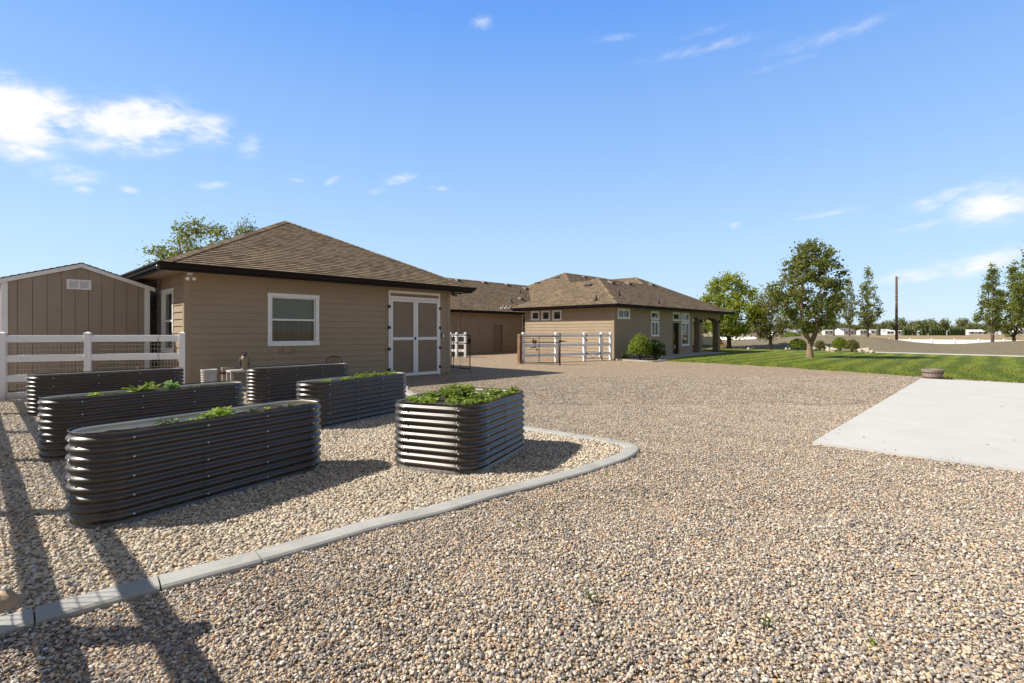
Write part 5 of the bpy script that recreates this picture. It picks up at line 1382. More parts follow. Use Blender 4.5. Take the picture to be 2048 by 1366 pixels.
# weeds in the gravel
for k,(px_,py_,r_,h_,n_,l_,mt,lb) in enumerate(((1190,1214,.04,.08,8,.09,'herb_dark','upright three bladed weed in the gravel, nearest the bottom middle'),(1022,1233,.06,.02,14,.07,'herb','flat lobed weed lying in the gravel left of the upright one'),(1534,1258,.045,.07,16,.06,'herb_dark','dark green weed tuft in the gravel toward the lower right'),(1745,1290,.03,.04,8,.04,'herb_yellow','tiny yellow green weed in the gravel, rightmost of the near ones'),(1268,990,.04,.06,12,.06,'herb_dark','small weed tuft in the gravel outside the kerb bend'),(1036,1052,.04,.03,12,.05,'herb','flat bright weed in the gravel below the kerb'),(1124,1024,.04,.03,10,.04,'herb_dark','small dark weed in the gravel below the kerb, right of the bright one'),(1215,952,.08,.02,24,.035,'herb_yellow','thin patch of yellow weed right beside the kerb'),(695,1122,.04,.03,10,.04,'herb','small bright weed just below the kerb, left of centre'),(660,1326,.03,.02,8,.03,'herb_dark','tiny weed in the gravel at the bottom left'),(846,932,.05,.07,26,.035,'herb_dark','little weed at the foot of the wide short bed'),(1158,845,.08,.03,30,.03,'herb_dark','sparse weed patch in the open gravel beyond the kerb tip'),(1216,808,.10,.04,36,.03,'herb_dark','low weed patch far out in the open gravel'))):
    x,y=gp(px_,py_); leafy(lb,x,y,.004,r_,h_,n_,l_*.55,M[mt],80+k,name='weed',wf=.26,cat='weed',group='weeds in the gravel',up=1.2 if h_>.05 else .25,stems=4)

# ------------------------------------------------------------------ things by the workshop wall
# rooster statue on a bench
bx_,by_=pd(476,12.35); be=empty('garden_bench',(bx_,by_,0)); tag(be,'small white topped bench against the wall carrying the rooster statue','bench')
mb=MB(); mb.bbox(-.22,.62,-.16,.16,.55,.60,.006); mb.obj('seat',M['oldwhite'],be)
for x in (-.19,.59):
    for y in (-.13,.13): mb=MB(); mb.bbox(x-.02,x+.02,y-.02,y+.02,0,.55,.004); mb.obj('leg',M['oldwhite'],be)
mb=MB(); mb.bbox(-.17,.57,.11,.13,.12,.16,.003); mb.obj('stretcher',M['oldwhite'],be)
rs=empty('rooster_statue',(*pd(489,12.4),.60)); tag(rs,'tan and brown rooster statue with dark red comb standing on the white bench','statue')
mb=MB(); mb.lathe([(0,.0),(.07,.005),(.075,.03),(.045,.05),(.06,.09),(.098,.16),(.105,.22),(.09,.28),(.06,.32),(.045,.34)],16,sc=(1,.85)); M['rooster']=paint('rooster_body',(0.30,0.22,0.14),.7,.3,20,120,.6); mb.obj('body',M['rooster'],rs)
M['rooster_d']=paint('rooster_wing',(0.045,0.025,0.018),.6,.3,20,120,.5); M['comb']=paint('rooster_comb',(0.12,0.02,0.018),.5,.2)
for sg in (-1,1): mb=MB(); mb.blob((sg*.09,.01,.19),(.03,.06,.11),10,8); mb.obj('wing',M['rooster_d'],rs)
mb=MB(); mb.blob((0,0,.365),(.052,.055,.045),12,8); mb.tube([(0,-.04,.365),(0,-.085,.355)],[.018,.002],6); mb.obj('head',M['rooster_d'],rs)
mb=MB()
for k in range(5): a_=-.5+k*.26; mb.tube([(a_*.07,0,.395),(a_*.12,0,.432+.01*(k%2))],[.014,.003],6)
mb.blob((0,-.055,.325),(.014,.012,.026),8,6); mb.obj('comb',M['comb'],rs)
mb=MB()
for k in range(4): mb.tube([(0,.07,.2),(0,.13+.01*k,.24+.03*k),(0,.16,.20+.04*k)],[.02,.015,.004],6)
mb.obj('tail',M['rooster_d'],rs)
# ribbed white pot
x,y=pd(418,11.95); pr=[(0,.0),(.15,.0)]; 
for k in range(11): z=.03+k*.053; pr+=[(.150+.001*k,z),(.166+.001*k,z+.018),(.150+.001*k,z+.036)]
pr+=[(.178,.62),(.178,.64),(.16,.64),(.15,.56),(0,.56)]
mb=MB(); mb.lathe(pr,28); solo(mb,'ribbed_pot',M['oldwhite'],'white ribbed round pot standing by the outbuilding wall left of the bench','pot',(x,y,0))
bxr=empty('storage_box',(*pd(453,12.75),0)); tag(bxr,'low tan box with black band between the ribbed pot and the bench','box')
mb=MB(); mb.bbox(-.12,.14,-.1,.1,.0,.55,.008); mb.obj('body',M['tan_plastic'],bxr); mb=MB(); mb.bbox(-.125,.145,-.105,.105,.47,.53,.006); mb.obj('band',M['black'],bxr); mb=MB(); mb.bbox(-.13,.15,-.11,.11,.55,.64,.006); mb.obj('lid',M['tan_plastic'],bxr)
# black iron chair by the wall
ch=empty('iron_chair',(*pd(668,14.75),0),0.0); tag(ch,'black iron lattice backed garden chair against the outbuilding wall','chair')
mb=MB()
arc=[(-.24*cos(t_),.0,.60+.22*sin(t_)**.7 if sin(t_)>0 else .6) for t_ in [pi*k/16 for k in range(17)]]
mb.tube(arc,.011,6); mb.tube([(-.24,0,.6),(-.24,0,.42)],.011,6); mb.tube([(.24,0,.6),(.24,0,.42)],.011,6)
for k in range(7):
    x=-.21+k*.07
    for sg in (-1,1):
        x2=max(-.235,min(.235,x+sg*.16)); top=.60+.22*max(0.0,1-(x2/.24)**2)**.35-.01; mb.tube([(x,0,.50),(x2,0,top)],.005,5)
mb.obj('backrest',M['black'],ch)
mb=MB(); mb.lathe([(0,.43),(.23,.43),(.24,.42),(.23,.41),(0,.41)],20,c=(0,-.22,0)); mb.obj('seat',M['black'],ch)
for x,y in ((-.2,0),(.2,0),(-.17,-.4),(.17,-.4)): mb=MB(); mb.tube([(x*.9,y*.95,.42),(x,y,.2),(x*1.15,y*1.05,0)],.011,6); mb.obj('leg',M['black'],ch)
# tan boulder at the left edge
x,y=gp(-8,1226); mb=MB(); mb.blob((0,0,.02),(.11,.10,.085),20,14,4,.35); solo(mb,'rock',M['rock2'],'smooth tan rock by the kerb at the left edge of the gravel','rock',(x,y,0))
# half barrel planter
x,y=gp(1865,758.5); hb=empty('barrel_planter',(x,y,.0)); tag(hb,'weathered half barrel planter at the corner of the concrete pad and lawn','planter')
n=20; mb=MB(); mb.lathe([(.0,.02),(.235,.02),(.262,.14),(.298,.325),(.272,.325),(.24,.25),(0,.25)],40,sm=False); mb.obj('staves',M['oak'],hb)
for z0_,r0,z1_,r1 in ((.045,.245,.085,.252),(.20,.277,.24,.285)):
    mb=MB(); mb.lathe([(r0-.004,z0_),(r0+.004,z0_),(r1+.004,z1_),(r1-.004,z1_)],40,sm=False); mb.obj('hoop',M['rust'],hb)
mb=MB(); mb.lathe([(0,.265),(.25,.255)],30); mb.obj('soil',M['soil'],hb)
for k in range(7): pass
# dry leaves on the pad
random.seed(9)
for k,(px_,py_,lb) in enumerate(((1768,884,'small curled leaf on the near concrete slab, left one'),(1975,889,'dark curled leaf on the near concrete slab, middle one'),(2028,880,'tiny dark leaf on the near slab by the right edge'),(1727,874,'speck sized leaf on the slab beyond the left curled leaf'),(2003,813,'small leaf on the far concrete slab'))):
    x,y=gp(px_,py_,.04); mb=MB()
    mb.add([(-.02,-.006,.002),(0,-.011,.007),(.023,.0,.003),(0,.010,.009)],[(0,1,2,3)]); o=solo(mb,'fallen_leaf',M['rust'] if k else M['leaf_tree'],lb,'leaf',(x,y,.038)); o.rotation_euler[2]=k*1.3

# ------------------------------------------------------------------ trees
def tree_mesh(seed,H,trunk_h,r0,env,ntar,nleaf,spread,leaf,mat,bark,lean=0,multi=4,crown0=None,bare=0.0):
    """limbs grown toward points in the crown envelope; env(t)->radius for t 0..1 of crown height"""
    rnd=random.Random(seed); crown0=crown0 if crown0 is not None else trunk_h
    nodes=[]; par=[]
    k0=max(3,int(trunk_h/.25))
    for i in range(k0+1):
        z=trunk_h*i/k0; nodes.append(Vector((lean*z+.03*mnoise.noise(Vector((z,seed,0))),.03*mnoise.noise(Vector((z,0,seed))),z-.03))); par.append(i-1)
    top=len(nodes)-1
    # leader / main limbs
    starts=[]
    for k in range(multi):
        a_=2*pi*k/multi+rnd.uniform(-.4,.4); last=top if rnd.random()<.7 else max(0,top-1); hh=(H-crown0)*rnd.uniform(.55,.85); R_=env(.5)*rnd.uniform(.4,.75) if multi>1 else 0
        p0=nodes[last]; m_=7
        for i in range(1,m_+1):
            f_=i/m_; q=p0+Vector((cos(a_)*R_*(f_**.6),sin(a_)*R_*(f_**.6),hh*f_))+Vector((rnd.gauss(0,.04),rnd.gauss(0,.04),0))
            nodes.append(q); par.append(last); last=len(nodes)-1
    tar=[]
    while len(tar)<ntar:
        t_=rnd.random(); R_=env(t_)
        if rnd.random()>R_/max(.01,max(env(.3),env(.5),env(.15))): continue
        q=sqrt(rnd.random())*R_; a_=rnd.uniform(0,6.28)
        q*=1+.22*mnoise.noise(Vector((cos(a_)*1.5,sin(a_)*1.5,t_*3+seed)))
        tar.append(Vector((lean*H*.5+cos(a_)*q,sin(a_)*q,crown0+(H-crown0)*t_)))
    tar.sort(key=lambda p:(p-nodes[top]).length); tips=[]
    for p in tar:
        best=None
        for i in range(top,len(nodes)):
            d=p-nodes[i]; c=d.length
            if d.z<0.15*c: c*=2.2
            if best is None or c<best[0]: best=(c,i)
        i=best[1]; d=p-nodes[i]; m_=max(1,int(d.length/.35)); last=i
        for j in range(1,m_+1):
            f_=j/m_; q=nodes[i]+d*f_+Vector((0,0,-.10*d.length*sin(pi*f_)))+Vector((rnd.gauss(0,.02),rnd.gauss(0,.02),0)); nodes.append(q); par.append(last); last=len(nodes)-1
        tips.append(last)
    w_=[0]*len(nodes)
    for i in tips: w_[i]+=1
    for i in range(len(nodes)-1,0,-1):
        if w_[i]==0: w_[i]=1
        w_[par[i]]+=w_[i]
    W0=w_[0]; rad=[max(.007,r0*.95*(x/W0)**.55) for x in w_]
    tb=MB()
    # trunk as one tapered tube
    tb.tube([nodes[i] for i in range(top+1)],[r0*(1.35 if i==0 else 1.12 if i==1 else 1.0-.10*i/top) for i in range(top+1)],12,False)
    for i in range(top+1,len(nodes)):
        a_=nodes[par[i]]; b_=nodes[i]; ra=min(rad[par[i]],rad[i]*1.5+.004) if par[i]>top else min(r0*.55,rad[i]*1.4); n_=7 if rad[i]>.04 else (5 if rad[i]>.015 else 3)
        tb.tube([a_,b_],[ra,rad[i]],n_,False)
    lb=MB()
    cl=[nodes[i] for i in tips]; 
    for k in range(nleaf):
        c=rnd.choice(cl) ; g_=Vector((rnd.gauss(0,1),rnd.gauss(0,1),rnd.gauss(0,.8)))*spread*rnd.choice((.5,.8,1))
        p=c+g_; d=Vector((rnd.gauss(0,1),rnd.gauss(0,1),rnd.gauss(0,1))).normalized(); e=d.orthogonal().normalized(); e=(Matrix.Rotation(rnd.uniform(0,6.28),3,d)@e); l_=leaf*rnd.uniform(.6,1.3)
        f_=d.cross(e); lb.add([p-e*l_*.5,p+f_*l_*.3+d*l_*.06,p+e*l_*.55,p-f_*l_*.3+d*l_*.06],[(0,1,2,3)])
    return tb.mesh('trunk',bark), lb.mesh('crown',mat)
def tree(name,label,loc,meshes,rz_=0,sc=1,cat='tree',group=None):
    r_=empty(name,loc,rz_); tag(r_,label,cat,group); r_.scale=(sc,sc,sc) if not isinstance(sc,tuple) else sc
    for nm,me in zip(('trunk','crown'),meshes): o=bpy.data.objects.new(nm,me); COL.objects.link(o); o.parent=r_
    return r_
def egg(R_,p=.38,q=1.0): return lambda t_: R_*max(.0,sin(pi*min(1,max(0,t_))**p))**.75 if False else R_*(max(0,(t_/p if t_<p else (1-t_)/(1-p)))**.55)
# main tree
x,y=gp(1620,716.5)
main=tree_mesh(3,6.85,.95,.165,lambda t_: 2.3*(max(0,(t_+.05)/.45 if t_<.4 else (1-t_)/.60))**.55,250,13500,.19,.155,M['leaf_tree'],M['bark'],0,5,1.55)
tree('shade_tree','full round crowned tree with forked trunk alone on the lawn',(x,y,.03),main)
def bz(p,D): q=berm_at(p,D); return (q[0],q[1],q[2]-.03)
q=pd(1458,47.0); tr=tree_mesh(5,6.9,1.1,.2,lambda t_: 3.15*(max(0,(t_+.1)/.45 if t_<.35 else (1-t_)/.65))**.5,170,12000,.32,.22,M['leaf_yellow'],M['bark_dark'],0,4,1.2)
tree('shade_tree','wide yellow green tree behind the arched porch corner',(q[0],q[1],.03),tr)
q=pd(1541,44.5); tr=tree_mesh(8,5.6,1.0,.14,lambda t_: 2.0*(max(0,(t_+.12)/.42 if t_<.3 else (1-t_)/.7))**.7,130,5200,.28,.17,M['leaf_mixed'],M['bark_dark'],0,5,1.0)
tree('shade_tree','sparse reddish green tree between the yellow green tree and the round tree',(q[0],q[1],.03),tr)
q=bz(1520,60); tr=tree_mesh(9,7.4,1.6,.12,lambda t_: 1.6*(max(0,(t_+.1)/.4 if t_<.3 else (1-t_)/.7))**.8,150,500,.25,.12,M['leaf_mixed'],M['bark'],0,4,1.4)
tree('bare_tree','nearly leafless tall twiggy tree behind the sparse reddish green tree',(q[0],q[1],terrain_z((1520-1024)/F*60,60)),tr)
colm=tree_mesh(12,6.7,1.25,.13,lambda t_: 1.3*(max(0,(t_+.05)/.30 if t_<.25 else (1-t_)/.75))**.8,150,3600,.17,.16,M['leaf_green'],M['bark_dark'],0,3,1.25)
colm2=tree_mesh(15,6.9,1.1,.13,lambda t_: 1.32*(max(0,(t_+.08)/.28 if t_<.2 else (1-t_)/.8))**.8,170,5200,.18,.16,M['leaf_green'],M['bark_dark'],.0,3,1.1)
GT='columnar trees on the gravel berm'
for p,D,ms,top_,wf_,rz_,lb in ((1735,50.5,colm,533,1.0,.3,'feathery narrow tree on the berm just left of the utility pole'),(1699,51,colm,553,.62,1.7,'thin leaning narrow tree on the berm left of the feathery one'),(1668,52.5,colm,560,.8,2.6,'narrow tree on the berm mostly hidden behind the round lawn tree'),(1985,45,colm2,528,1.0,.8,'narrow berm tree rising over the right end of the low white fence'),(2028,47,colm2,524,1.02,3.0,'dense narrow tree on the berm near the right edge'),(2066,42,colm2,480,1.15,4.4,'tallest narrow tree on the berm, half cut off by the right edge')):
    q=bz(p,D); H_=zat(top_,D)-q[2]; b_=6.8; s_=H_/b_; wf_*=.9
    tree('columnar_tree',lb,q,ms,rz_,(s_*wf_,s_*wf_,s_),group=GT)
# trees behind the workshop and the wing
q=pd(408,38); trb=tree_mesh(21,9.9,2.5,.3,lambda t_: 4.2*(max(0,(t_+.1)/.5 if t_<.4 else (1-t_)/.6))**.55,230,11000,.36,.19,M['leaf_tree'],M['bark'],0,5,2.6)
tree('shade_tree','tall loose leaved tree rising behind the roof of the tan outbuilding',(q[0],q[1],-.1),trb,0,(1.12,1.12,1.0))
q=pd(492,44); tree('shade_tree','tree top showing just left of the outbuilding roof peak',(q[0],q[1],-.1),trb,2.0,(.7,.7,1.12))
q=pd(246,40); tree('shade_tree','small tree top showing between the taupe shed and the outbuilding roof',(q[0],q[1],-.1),trb,1.0,(.5,.5,.60))
# bushes
def bush_mesh(seed,R_,H_,n,leaf,mat,dens=.35):
    rnd=random.Random(seed); lb=MB(); st=MB()
    for k in range(n):
        u_=rnd.random(); a_=rnd.uniform(0,6.28); ph=math.asin(rnd.uniform(-.25,1)); d=Vector((cos(ph)*cos(a_),cos(ph)*sin(a_),sin(ph)))
        s_=(1-.38*rnd.random()**1.6)*(1+.26*mnoise.noise(d*2.2+Vector((seed,0,0)))+.22*mnoise.noise(d*6+Vector((0,seed,0))))
        p=Vector((d.x*R_*s_,d.y*R_*s_,H_*.38+d.z*H_*.62*s_))
        if p.z<.01: p.z=.01+rnd.random()*.1
        dd=(d+Vector((rnd.gauss(0,.7),rnd.gauss(0,.7),rnd.gauss(0,.7)))).normalized(); e=dd.orthogonal().normalized(); e=Matrix.Rotation(rnd.uniform(0,6.28),3,dd)@e; l_=leaf*rnd.uniform(.6,1.3); f_=dd.cross(e)
        lb.add([p-e*l_*.5,p+f_*l_*.3+dd*l_*.1,p+e*l_*.55,p-f_*l_*.3+dd*l_*.1],[(0,1,2,3)])
    for k in range(14):
        a_=rnd.uniform(0,6.28); st.tube([(0,0,-.02),(cos(a_)*R_*.35,sin(a_)*R_*.35,H_*.4),(cos(a_)*R_*.6,sin(a_)*R_*.6,H_*.8)],[.02,.012,.006],5,False)
    return st.mesh('stem',M['bark_dark']),lb.mesh('foliage',mat)
def bush(label,loc,ms,rz_=0,sc=1,group=None):
    r_=empty('shrub',loc,rz_); tag(r_,label,'shrub',group); r_.scale=(sc,sc,sc) if not isinstance(sc,tuple) else sc
    for nm,me in zip(('stem','foliage'),ms): o=bpy.data.objects.new(nm,me); COL.objects.link(o); o.parent=r_
b1=bush_mesh(1,.60,1.36,5200,.085,M['leaf_bush']); b2=bush_mesh(2,.52,1.02,3800,.08,M['leaf_bushd']); b3=bush_mesh(3,.60,.92,3400,.085,M['leaf_bush']); b4=bush_mesh(4,.45,.8,2000,.08,M['leaf_mixed'])
x,y=gp(1280,720.5); bush('big round bright green shrub against the shaded house wall',(x,y,.02),b1)
x,y=pd(1311,28.2); bush('lower dark shrub tucked beside the big round shrub at the house wall',(x,y,.02),b2)
x,y=pd(1249,28.0); bush('tiny leafy plant at the foot of the house wall corner',(x,y,.02),b4,0,(.42,.42,.42))
GB='shrubs among boulders at the foot of the berm'
x,y=pd(1596,43.0); bush('bright green rounded shrub left of the lawn tree trunk',(x,y,.03),b3,.4,(1.05,1.05,1.0),GB)
x,y=pd(1640,41.0); bush('small reddish round shrub just right of the lawn tree trunk',(x,y,.03),b4,1.0,(.85,.85,1.0),GB)
x,y=pd(1680,40.0); bush('bright green wide shrub right of the small reddish shrub',(x,y,.03),b3,2.0,(.95,.95,1.15),GB)
x,y=pd(1704,38.6); bush('reddish shrub at the right end touching the bright green one',(x,y,.03),b4,3.0,(1.0,1.0,1.15),GB)
# boulders
random.seed(31)
GR='pale boulders at the foot of the berm'
bd=[(1497,700,.27,'pale boulder, left of the pair behind the patio lawn'),(1506,699,.36,'larger pale boulder of the pair behind the patio lawn'),(1573,700.5,.24,'leftmost small boulder beside the left bright shrub'),(1580,700.5,.26,'second small boulder beside the left bright shrub'),(1614,701,.42,'dark boulder behind the lawn tree trunk on its left'),(1628,703,.42,'tall boulder between the trunk and the small reddish shrub'),(1650,701.5,.48,'biggest pale boulder right behind the small reddish shrub'),(1657,704,.40,'pale boulder right of the biggest boulder'),(1667,704.5,.42,'rounded boulder just left of the right bright shrub'),(1713,705,.30,'boulder peeping out right of the reddish end shrub'),(1722,705.5,.42,'flat pale boulder second from the right end of the row'),(1734,706,.46,'round white boulder near the right end of the row'),(1744,707.2,.30,'small flat boulder at the right end of the row')]
for k,(p,py_,s_,lb) in enumerate(bd):
    D=min(EYE*F/(py_-HZ), lerp_tab(LAWN_FAR,p)+.3); x,y=pd(p,D); mb=MB(); mb.blob((0,0,s_*.28),(s_*.52,s_*.45,s_*.46),16,12,k+1,.6); o=solo(mb,'boulder',M['rock'],lb,'boulder',(x,y,.03),group=GR); o.rotation_euler[2]=k
# utility pole
q=bz(1793,50.0); D=50; Hp=zat(553,D)-q[2]; up=empty('utility_pole',q); tag(up,'dark wooden utility pole standing on the berm','pole')
mb=MB(); mb.tube([(0,0,-.2),(0.01,0,Hp*.5),(0,0,Hp)],[.125,.11,.09],14); mb.obj('pole',M['bark_dark'],up)
mb=MB(); 
for z in (Hp*.72,Hp*.62): mb.tube([(0,0,z),(0,0,z+.04)],.118,14)
mb.obj('band',M['steel'],up)
mb=MB(); mb.tube([(.1,-.1,Hp-.25),(.24,-.2,Hp-.22),(.24,-.2,Hp-.08)],.02,6); mb.blob((.24,-.2,Hp-.05),.05,8,6); mb.tube([(-.07,0,Hp),(-.09,0,Hp+.16)],.015,5); mb.obj('insulator',M['steel'],up)
# low white privacy fences beyond the berm
def panel_fence(label,pts,zt,zb_,cat='fence'):
    r_=empty('privacy_fence',(pts[0][0],pts[0][1],zb_)); tag(r_,label,cat)
    for i,(x,y) in enumerate(pts):
        mb=MB(); mb.bbox(x-pts[0][0]-.07,x-pts[0][0]+.07,y-pts[0][1]-.07,y-pts[0][1]+.07,0,zt-zb_+.10,.01); mb.obj('post',M['vinyl'],r_)
    for (x0,y0),(x1,y1) in zip(pts,pts[1:]):
        L_=math.hypot(x1-x0,y1-y0); an=atan2(y1-y0,x1-x0); Mx=Matrix.Translation((x0-pts[0][0],y0-pts[0][1],0))@Matrix.Rotation(an,4,'Z'); mb=MB()
        m_=max(3,int(L_/.3))
        for k in range(m_): mb.bbox(L_*k/m_+.003,L_*(k+1)/m_-.003,-.015,.015,0,zt-zb_-.08,.004,Mx)
        mb.bbox(0.07,L_-.07,-.03,.03,zt-zb_-.1,zt-zb_,.006,Mx); mb.obj('panel',M['vinyl'],r_)
    return r_
FD=60
fr0=Vector(pd(2060,49.2)); panel_fence('long low white vinyl privacy fence beyond the dip in the gravel berm',[(fr0.x,fr0.y+1.83*k) for k in range(7)],.75,-.95)
panel_fence('distant white fence strip behind the yellow green tree',[(pd(1512,70)[0],pd(1512,70)[1]+2.2*k) for k in range(4)],.90,-.95)
panel_fence('white privacy fence panel seen through the porch arches',[pd(1376+30*k,51) for k in range(3)],zat(673,51),-.02)
# orange wooden chairs
def adirondack(label,x,y,rz_):
    r_=empty('wooden_chair',(x,y,.03),rz_); tag(r_,label,'chair','orange wooden garden chairs')
    mb=MB(); mb.box(-.28,.28,-.25,.25,.33,.36,Matrix.Rotation(.12,4,'X')); mb.obj('seat',M['wood_orange'],r_)
    mb=MB(); Mx=Matrix.Translation((0,.22,.36))@Matrix.Rotation(-.35,4,'X')
    for k in range(5): mb.box(-.27+k*.11,-.18+k*.11,-.01,.015,0,.55+.05*(2-abs(k-2)),Mx)
    mb.obj('backrest',M['wood_orange'],r_)
    for sg in (-1,1):
        mb=MB(); mb.box(sg*.33-.06,sg*.33+.06,-.35,.35,.54,.565); mb.obj('armrest',M['wood_orange'],r_)
        for y_ in (-.28,.3): mb=MB(); mb.box(sg*.31-.03,sg*.31+.03,y_-.03,y_+.03,0,.54); mb.obj('leg',M['wood_orange'],r_)
adirondack('orange wooden garden chair behind the porch corner column',*pd(1434,46.3),.4)
adirondack('orange wooden garden chair in the open just right of the porch',*pd(1446,46.5),-.3)
x,y=pd(1388,46.5); mb=MB(); mb.lathe([(0,0),(.28,0),(.36,.3),(.38,.7),(.34,1.05),(.28,1.15),(0,1.17)],20)
pb=empty('barrel',(x,y,.03)); tag(pb,'dark brown wooden barrel standing at the back of the porch','barrel'); mb.obj('staves',M['wood_dark'] if 'wood_dark' in M else M['rust'],pb)
for z_,r__ in ((.3,.365),(.72,.385),(1.02,.35)): mb=MB(); mb.lathe([(r__,z_),(r__+.008,z_),(r__+.008,z_+.05),(r__,z_+.05)],20); mb.obj('hoop',M['black'],pb)

# ------------------------------------------------------------------ the far side of the field
random.seed(41)
def far_tree_mesh(seed,R_,H_,n,leaf,mat):
    rnd=random.Random(seed); lb=MB(); cs=[(rnd.gauss(0,R_*.42),rnd.gauss(0,R_*.42),H_*rnd.uniform(.25,.85)) for _ in range(16)]
    for k in range(n):
        c=rnd.choice(cs); p=Vector((c[0]+rnd.gauss(0,R_*.2),c[1]+rnd.gauss(0,R_*.2),max(.3,c[2]+rnd.gauss(0,H_*.10)))); d=Vector((rnd.gauss(0,1),rnd.gauss(0,1),rnd.gauss(0,1))).normalized(); e=d.orthogonal().normalized(); l_=leaf*rnd.uniform(.6,1.3); f_=d.cross(e)
        lb.add([p-e*l_*.5,p+f_*l_*.35,p+e*l_*.5,p-f_*l_*.35],[(0,1,2,3)])
    tb=MB(); tb.tube([(0,0,-1),(0,0,H_*.4),(0,0,H_*.7)],[.35,.25,.1],7,False)
    for k in range(5): c=cs[k]; tb.tube([(0,0,H_*.25),c],[.16,.06],5,False)
    return tb.mesh('trunk',M['bark_dark']),lb.mesh('crown',mat)
FM=[far_tree_mesh(1,5.5,10,2200,.95,M['leaf_far']),far_tree_mesh(2,6.5,8.5,2200,1.0,M['leaf_far']),far_tree_mesh(3,4.5,12,2000,.9,M['leaf_far']),far_tree_mesh(4,4.5,7,1500,.8,M['leaf_mixed'])]
GF_='far trees along the horizon beyond the dry field'
def ft(p,D,kind,s_,lb): 
    xc=(p-1024)/F*D; x,y=cw(xc,D); tree('distant_tree',lb,(x,y,terrain_z(xc,D)-.2),FM[kind],random.uniform(0,6.28),s_,group=GF_)
for p,k,s_,lb in ((1405,1,.8,'far tree low behind the porch arches'),(1500,2,.8,'far tree between the yellow green tree and the reddish green one'),(1560,0,.85,'far tree showing left under the round lawn tree'),(1590,3,.9,'far pale tree under the left side of the round lawn tree'),(1660,1,.9,'far wide tree right of the round lawn tree trunk'),(1690,3,1.0,'far yellowish tree behind the thin leaning tree'),(1720,3,.9,'far yellowish tree left of the feathery berm tree'),(1762,0,.85,'far round tree between the feathery tree and the utility pole'),(1775,2,.85,'far dark round tree just left of the utility pole'),(1806,1,.85,'far tree just right of the utility pole'),(1838,0,1.0,'large far dark tree right of the utility pole'),(1856,2,.75,'far tree against the right flank of the large dark one'),(1876,1,1.3,'broadest far tree behind the clipped cedar row'),(1942,0,.85,'far dark tree left of the right hand berm trees'),(1918,3,.6,'low far tree behind the right cedar row'),(2010,1,.8,'far tree seen between the right hand berm trees'),(2050,3,1.0,'far tree at the right edge of the horizon')):
    ft(p,random.uniform(400,450),k,s_*1.15,lb)
for k in range(46):
    p=1380+k*16+random.uniform(-6,6); D=random.uniform(430,560); xc=(p-1024)/F*D; x,y=cw(xc,D)
    tree('distant_tree','one of the hazy trees lining the farthest edge of the field',(x,y,terrain_z(xc,D)-.4),FM[k%4],k,random.uniform(.95,1.3),group='hazy trees at the farthest edge of the field')
# clipped columnar cedars
rnd=random.Random(5); lb=MB()
for k in range(900):
    t_=rnd.random(); a_=rnd.uniform(0,6.28); R_=1.25*min(1,(1-t_)*4)**.6*(.8+.2*rnd.random()); p=Vector((cos(a_)*R_,sin(a_)*R_,.2+t_*6.8)); d=Vector((cos(a_),sin(a_),rnd.uniform(-.3,.8))).normalized(); e=d.orthogonal().normalized(); f_=d.cross(e); l_=.6
    lb.add([p-e*l_*.5,p+f_*l_*.4,p+e*l_*.5,p-f_*l_*.4],[(0,1,2,3)])
tb=MB(); tb.tube([(0,0,-.5),(0,0,6.5)],[.4,.15],6,False)
CM=(tb.mesh('trunk',M['bark_dark']),lb.mesh('crown',M['leaf_cedar']))
D=300; GC='clipped narrow cedars in a row at the far side of the field'
def cedars(ps,lb,ords):
    for i,p in enumerate(ps):
        xc=(p-1024)/F*D; x,y=cw(xc,D); tree('cedar',lb%ords[i] if '%' in lb else lb,(x,y,terrain_z(xc,D)-.2),CM,i,(.8,.8,random.uniform(.62,.70)),'cedar',GC)
cedars([1757.5],'single clipped cedar far off, left of the utility pole',['']) 
cedars([1808,1814.5,1820.5],'%s of the three clipped cedars just right of the utility pole',['leftmost','middle one','rightmost'])
cedars([1830],'lone clipped cedar between the group of three and the pair',[''])
cedars([1843.5,1850],'%s cedar of the clipped pair before the long row',['left','right'])
O6=['leftmost','second','third','fourth','fifth','rightmost']
cedars([1862,1867,1872,1877.5,1883,1888.5],'%s of six clipped cedars in the left long row, counted from the left',O6)
cedars([1899.5,1905,1910.5,1915.5,1921,1927],'%s of six clipped cedars in the right long row, counted from the left',O6)
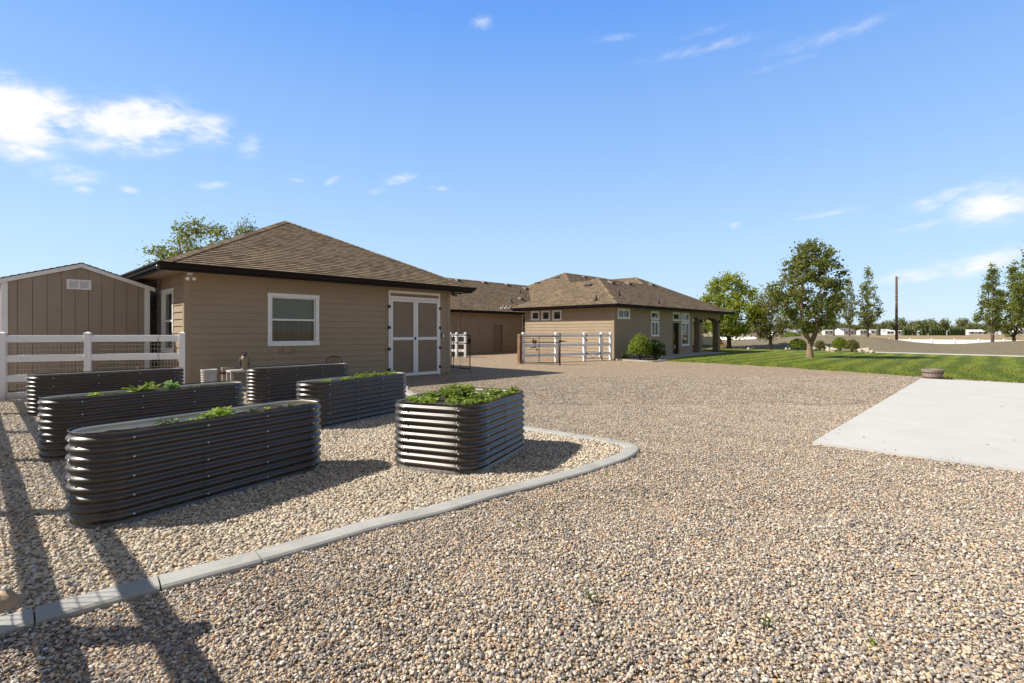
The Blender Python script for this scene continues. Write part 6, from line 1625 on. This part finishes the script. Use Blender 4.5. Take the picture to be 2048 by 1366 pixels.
# far houses and trailers
M['farwall']=paint('far_white_wall',(0.72,0.72,0.70),.7,.03,.3,2,.0); M['fargrey']=paint('far_grey_wall',(0.42,0.43,0.45),.7,.05,.3,2,.0); M['farroof']=paint('far_roof',(0.17,0.165,0.16),.9,.1,.5,2,.0); M['farroofw']=paint('far_pale_roof',(0.6,0.6,0.6),.8,.05,.5,2,.0)
def far_house(label,p,D,wd,dp,hw_,hr,wall,roof_,name='far_house',cat='house'):
    xc=(p-1024)/F*D; x,y=cw(xc,D); r_=empty(name,(x,y,terrain_z(xc,D)-.1),A-pi/2+random.uniform(-.3,.3)); tag(r_,label,cat,None)
    wd*=.68; mb=MB(); w2,d2=wd/2,dp/2; mb.add([(-w2,-d2,0),(w2,-d2,0),(w2,d2,0),(-w2,d2,0),(-w2,-d2,hw_),(w2,-d2,hw_),(w2,d2,hw_),(-w2,d2,hw_),(-w2,0,hw_+hr),(w2,0,hw_+hr)],[(0,1,5,4),(1,2,6,9,5),(2,3,7,6),(3,0,4,8,7)]); mb.obj('wall',wall,r_)
    mb=MB(); o=.5; k_=hr/d2
    for sg in (-1,1): mb.add([(-w2-o,sg*(d2+o),hw_-o*k_+.05),(w2+o,sg*(d2+o),hw_-o*k_+.05),(w2+o,0,hw_+hr+.05),(-w2-o,0,hw_+hr+.05),(-w2-o,sg*(d2+o),hw_-o*k_-.15),(w2+o,sg*(d2+o),hw_-o*k_-.15)],[(0,1,2,3),(0,1,5,4)])
    mb.obj('roof',roof_,r_)
    n_=max(2,int(wd/3.5))
    for k in range(n_): 
        mb=MB(); xx=-w2+wd*(k+.5)/n_; mb.box(xx-.55,xx+.55,-d2-.04,-d2+.02,hw_*.4,hw_*.78); mb.obj('window',M['darkroom'],r_)
for a in (('white trailer far off under the yellow green tree',1495,340,9,3,3,.3,'farwall','farroofw'),('low grey roofed white house left of the round lawn tree trunk',1560,350,16,8,2.6,1.8,'farwall','farroof'),('long grey house far behind the round lawn tree',1597,355,14,8,2.6,1.6,'fargrey','farroof'),('white house with grey gable right of the round lawn tree',1687,350,15,9,2.6,2.2,'farwall','farroof'),('white trailer left of the feathery berm tree',1655,345,9,3,3,.3,'farwall','farroofw'),('white camper far behind the feathery berm tree',1723,340,7,3,3.2,.3,'farwall','farroofw'),('white camper just right of the feathery berm tree',1748,340,9,3,3.2,.3,'farwall','farroofw'),('low pale house left of the single far cedar',1768,350,11,7,2.4,1.5,'farwall','farroofw'),('white garage right of the single far cedar',1778,335,6,4,2.6,.6,'farwall','farroofw'),('white trailer just right of the utility pole',1800,345,8,3,2.8,.3,'farwall','farroofw'),('small white shed between the far cedar groups',1838,345,6,3,2.4,.4,'farwall','farroofw'),('white shed in the gap of the long cedar rows',1893.5,360,6,3,2.6,.4,'farwall','farroofw'),('pale green roofed shed right of the long cedar row',1946,340,13,6,2.4,1.2,'farwall','farroofw'),('white house at the far right edge of the horizon',2042,340,14,8,2.6,1.8,'farwall','farroofw'),('pale house between the right hand berm trees',2008,350,10,6,2.4,1.4,'fargrey','farroof')):
    far_house(a[0],a[1],a[2],a[3],a[4],a[5],a[6],M[a[7]],M[a[8]])
# scrub in the field
x,y=pd(1583,95); bush('isolated olive green bush out in the dry field',(x,y,terrain_z((1583-1024)/F*95,95)),b3,0,(3.4,3.4,2.6))
x,y=pd(1389,66); bush('olive scrub bush beyond the porch arches',(x,y,-.9),b4,0,(3.0,3.0,3.0))
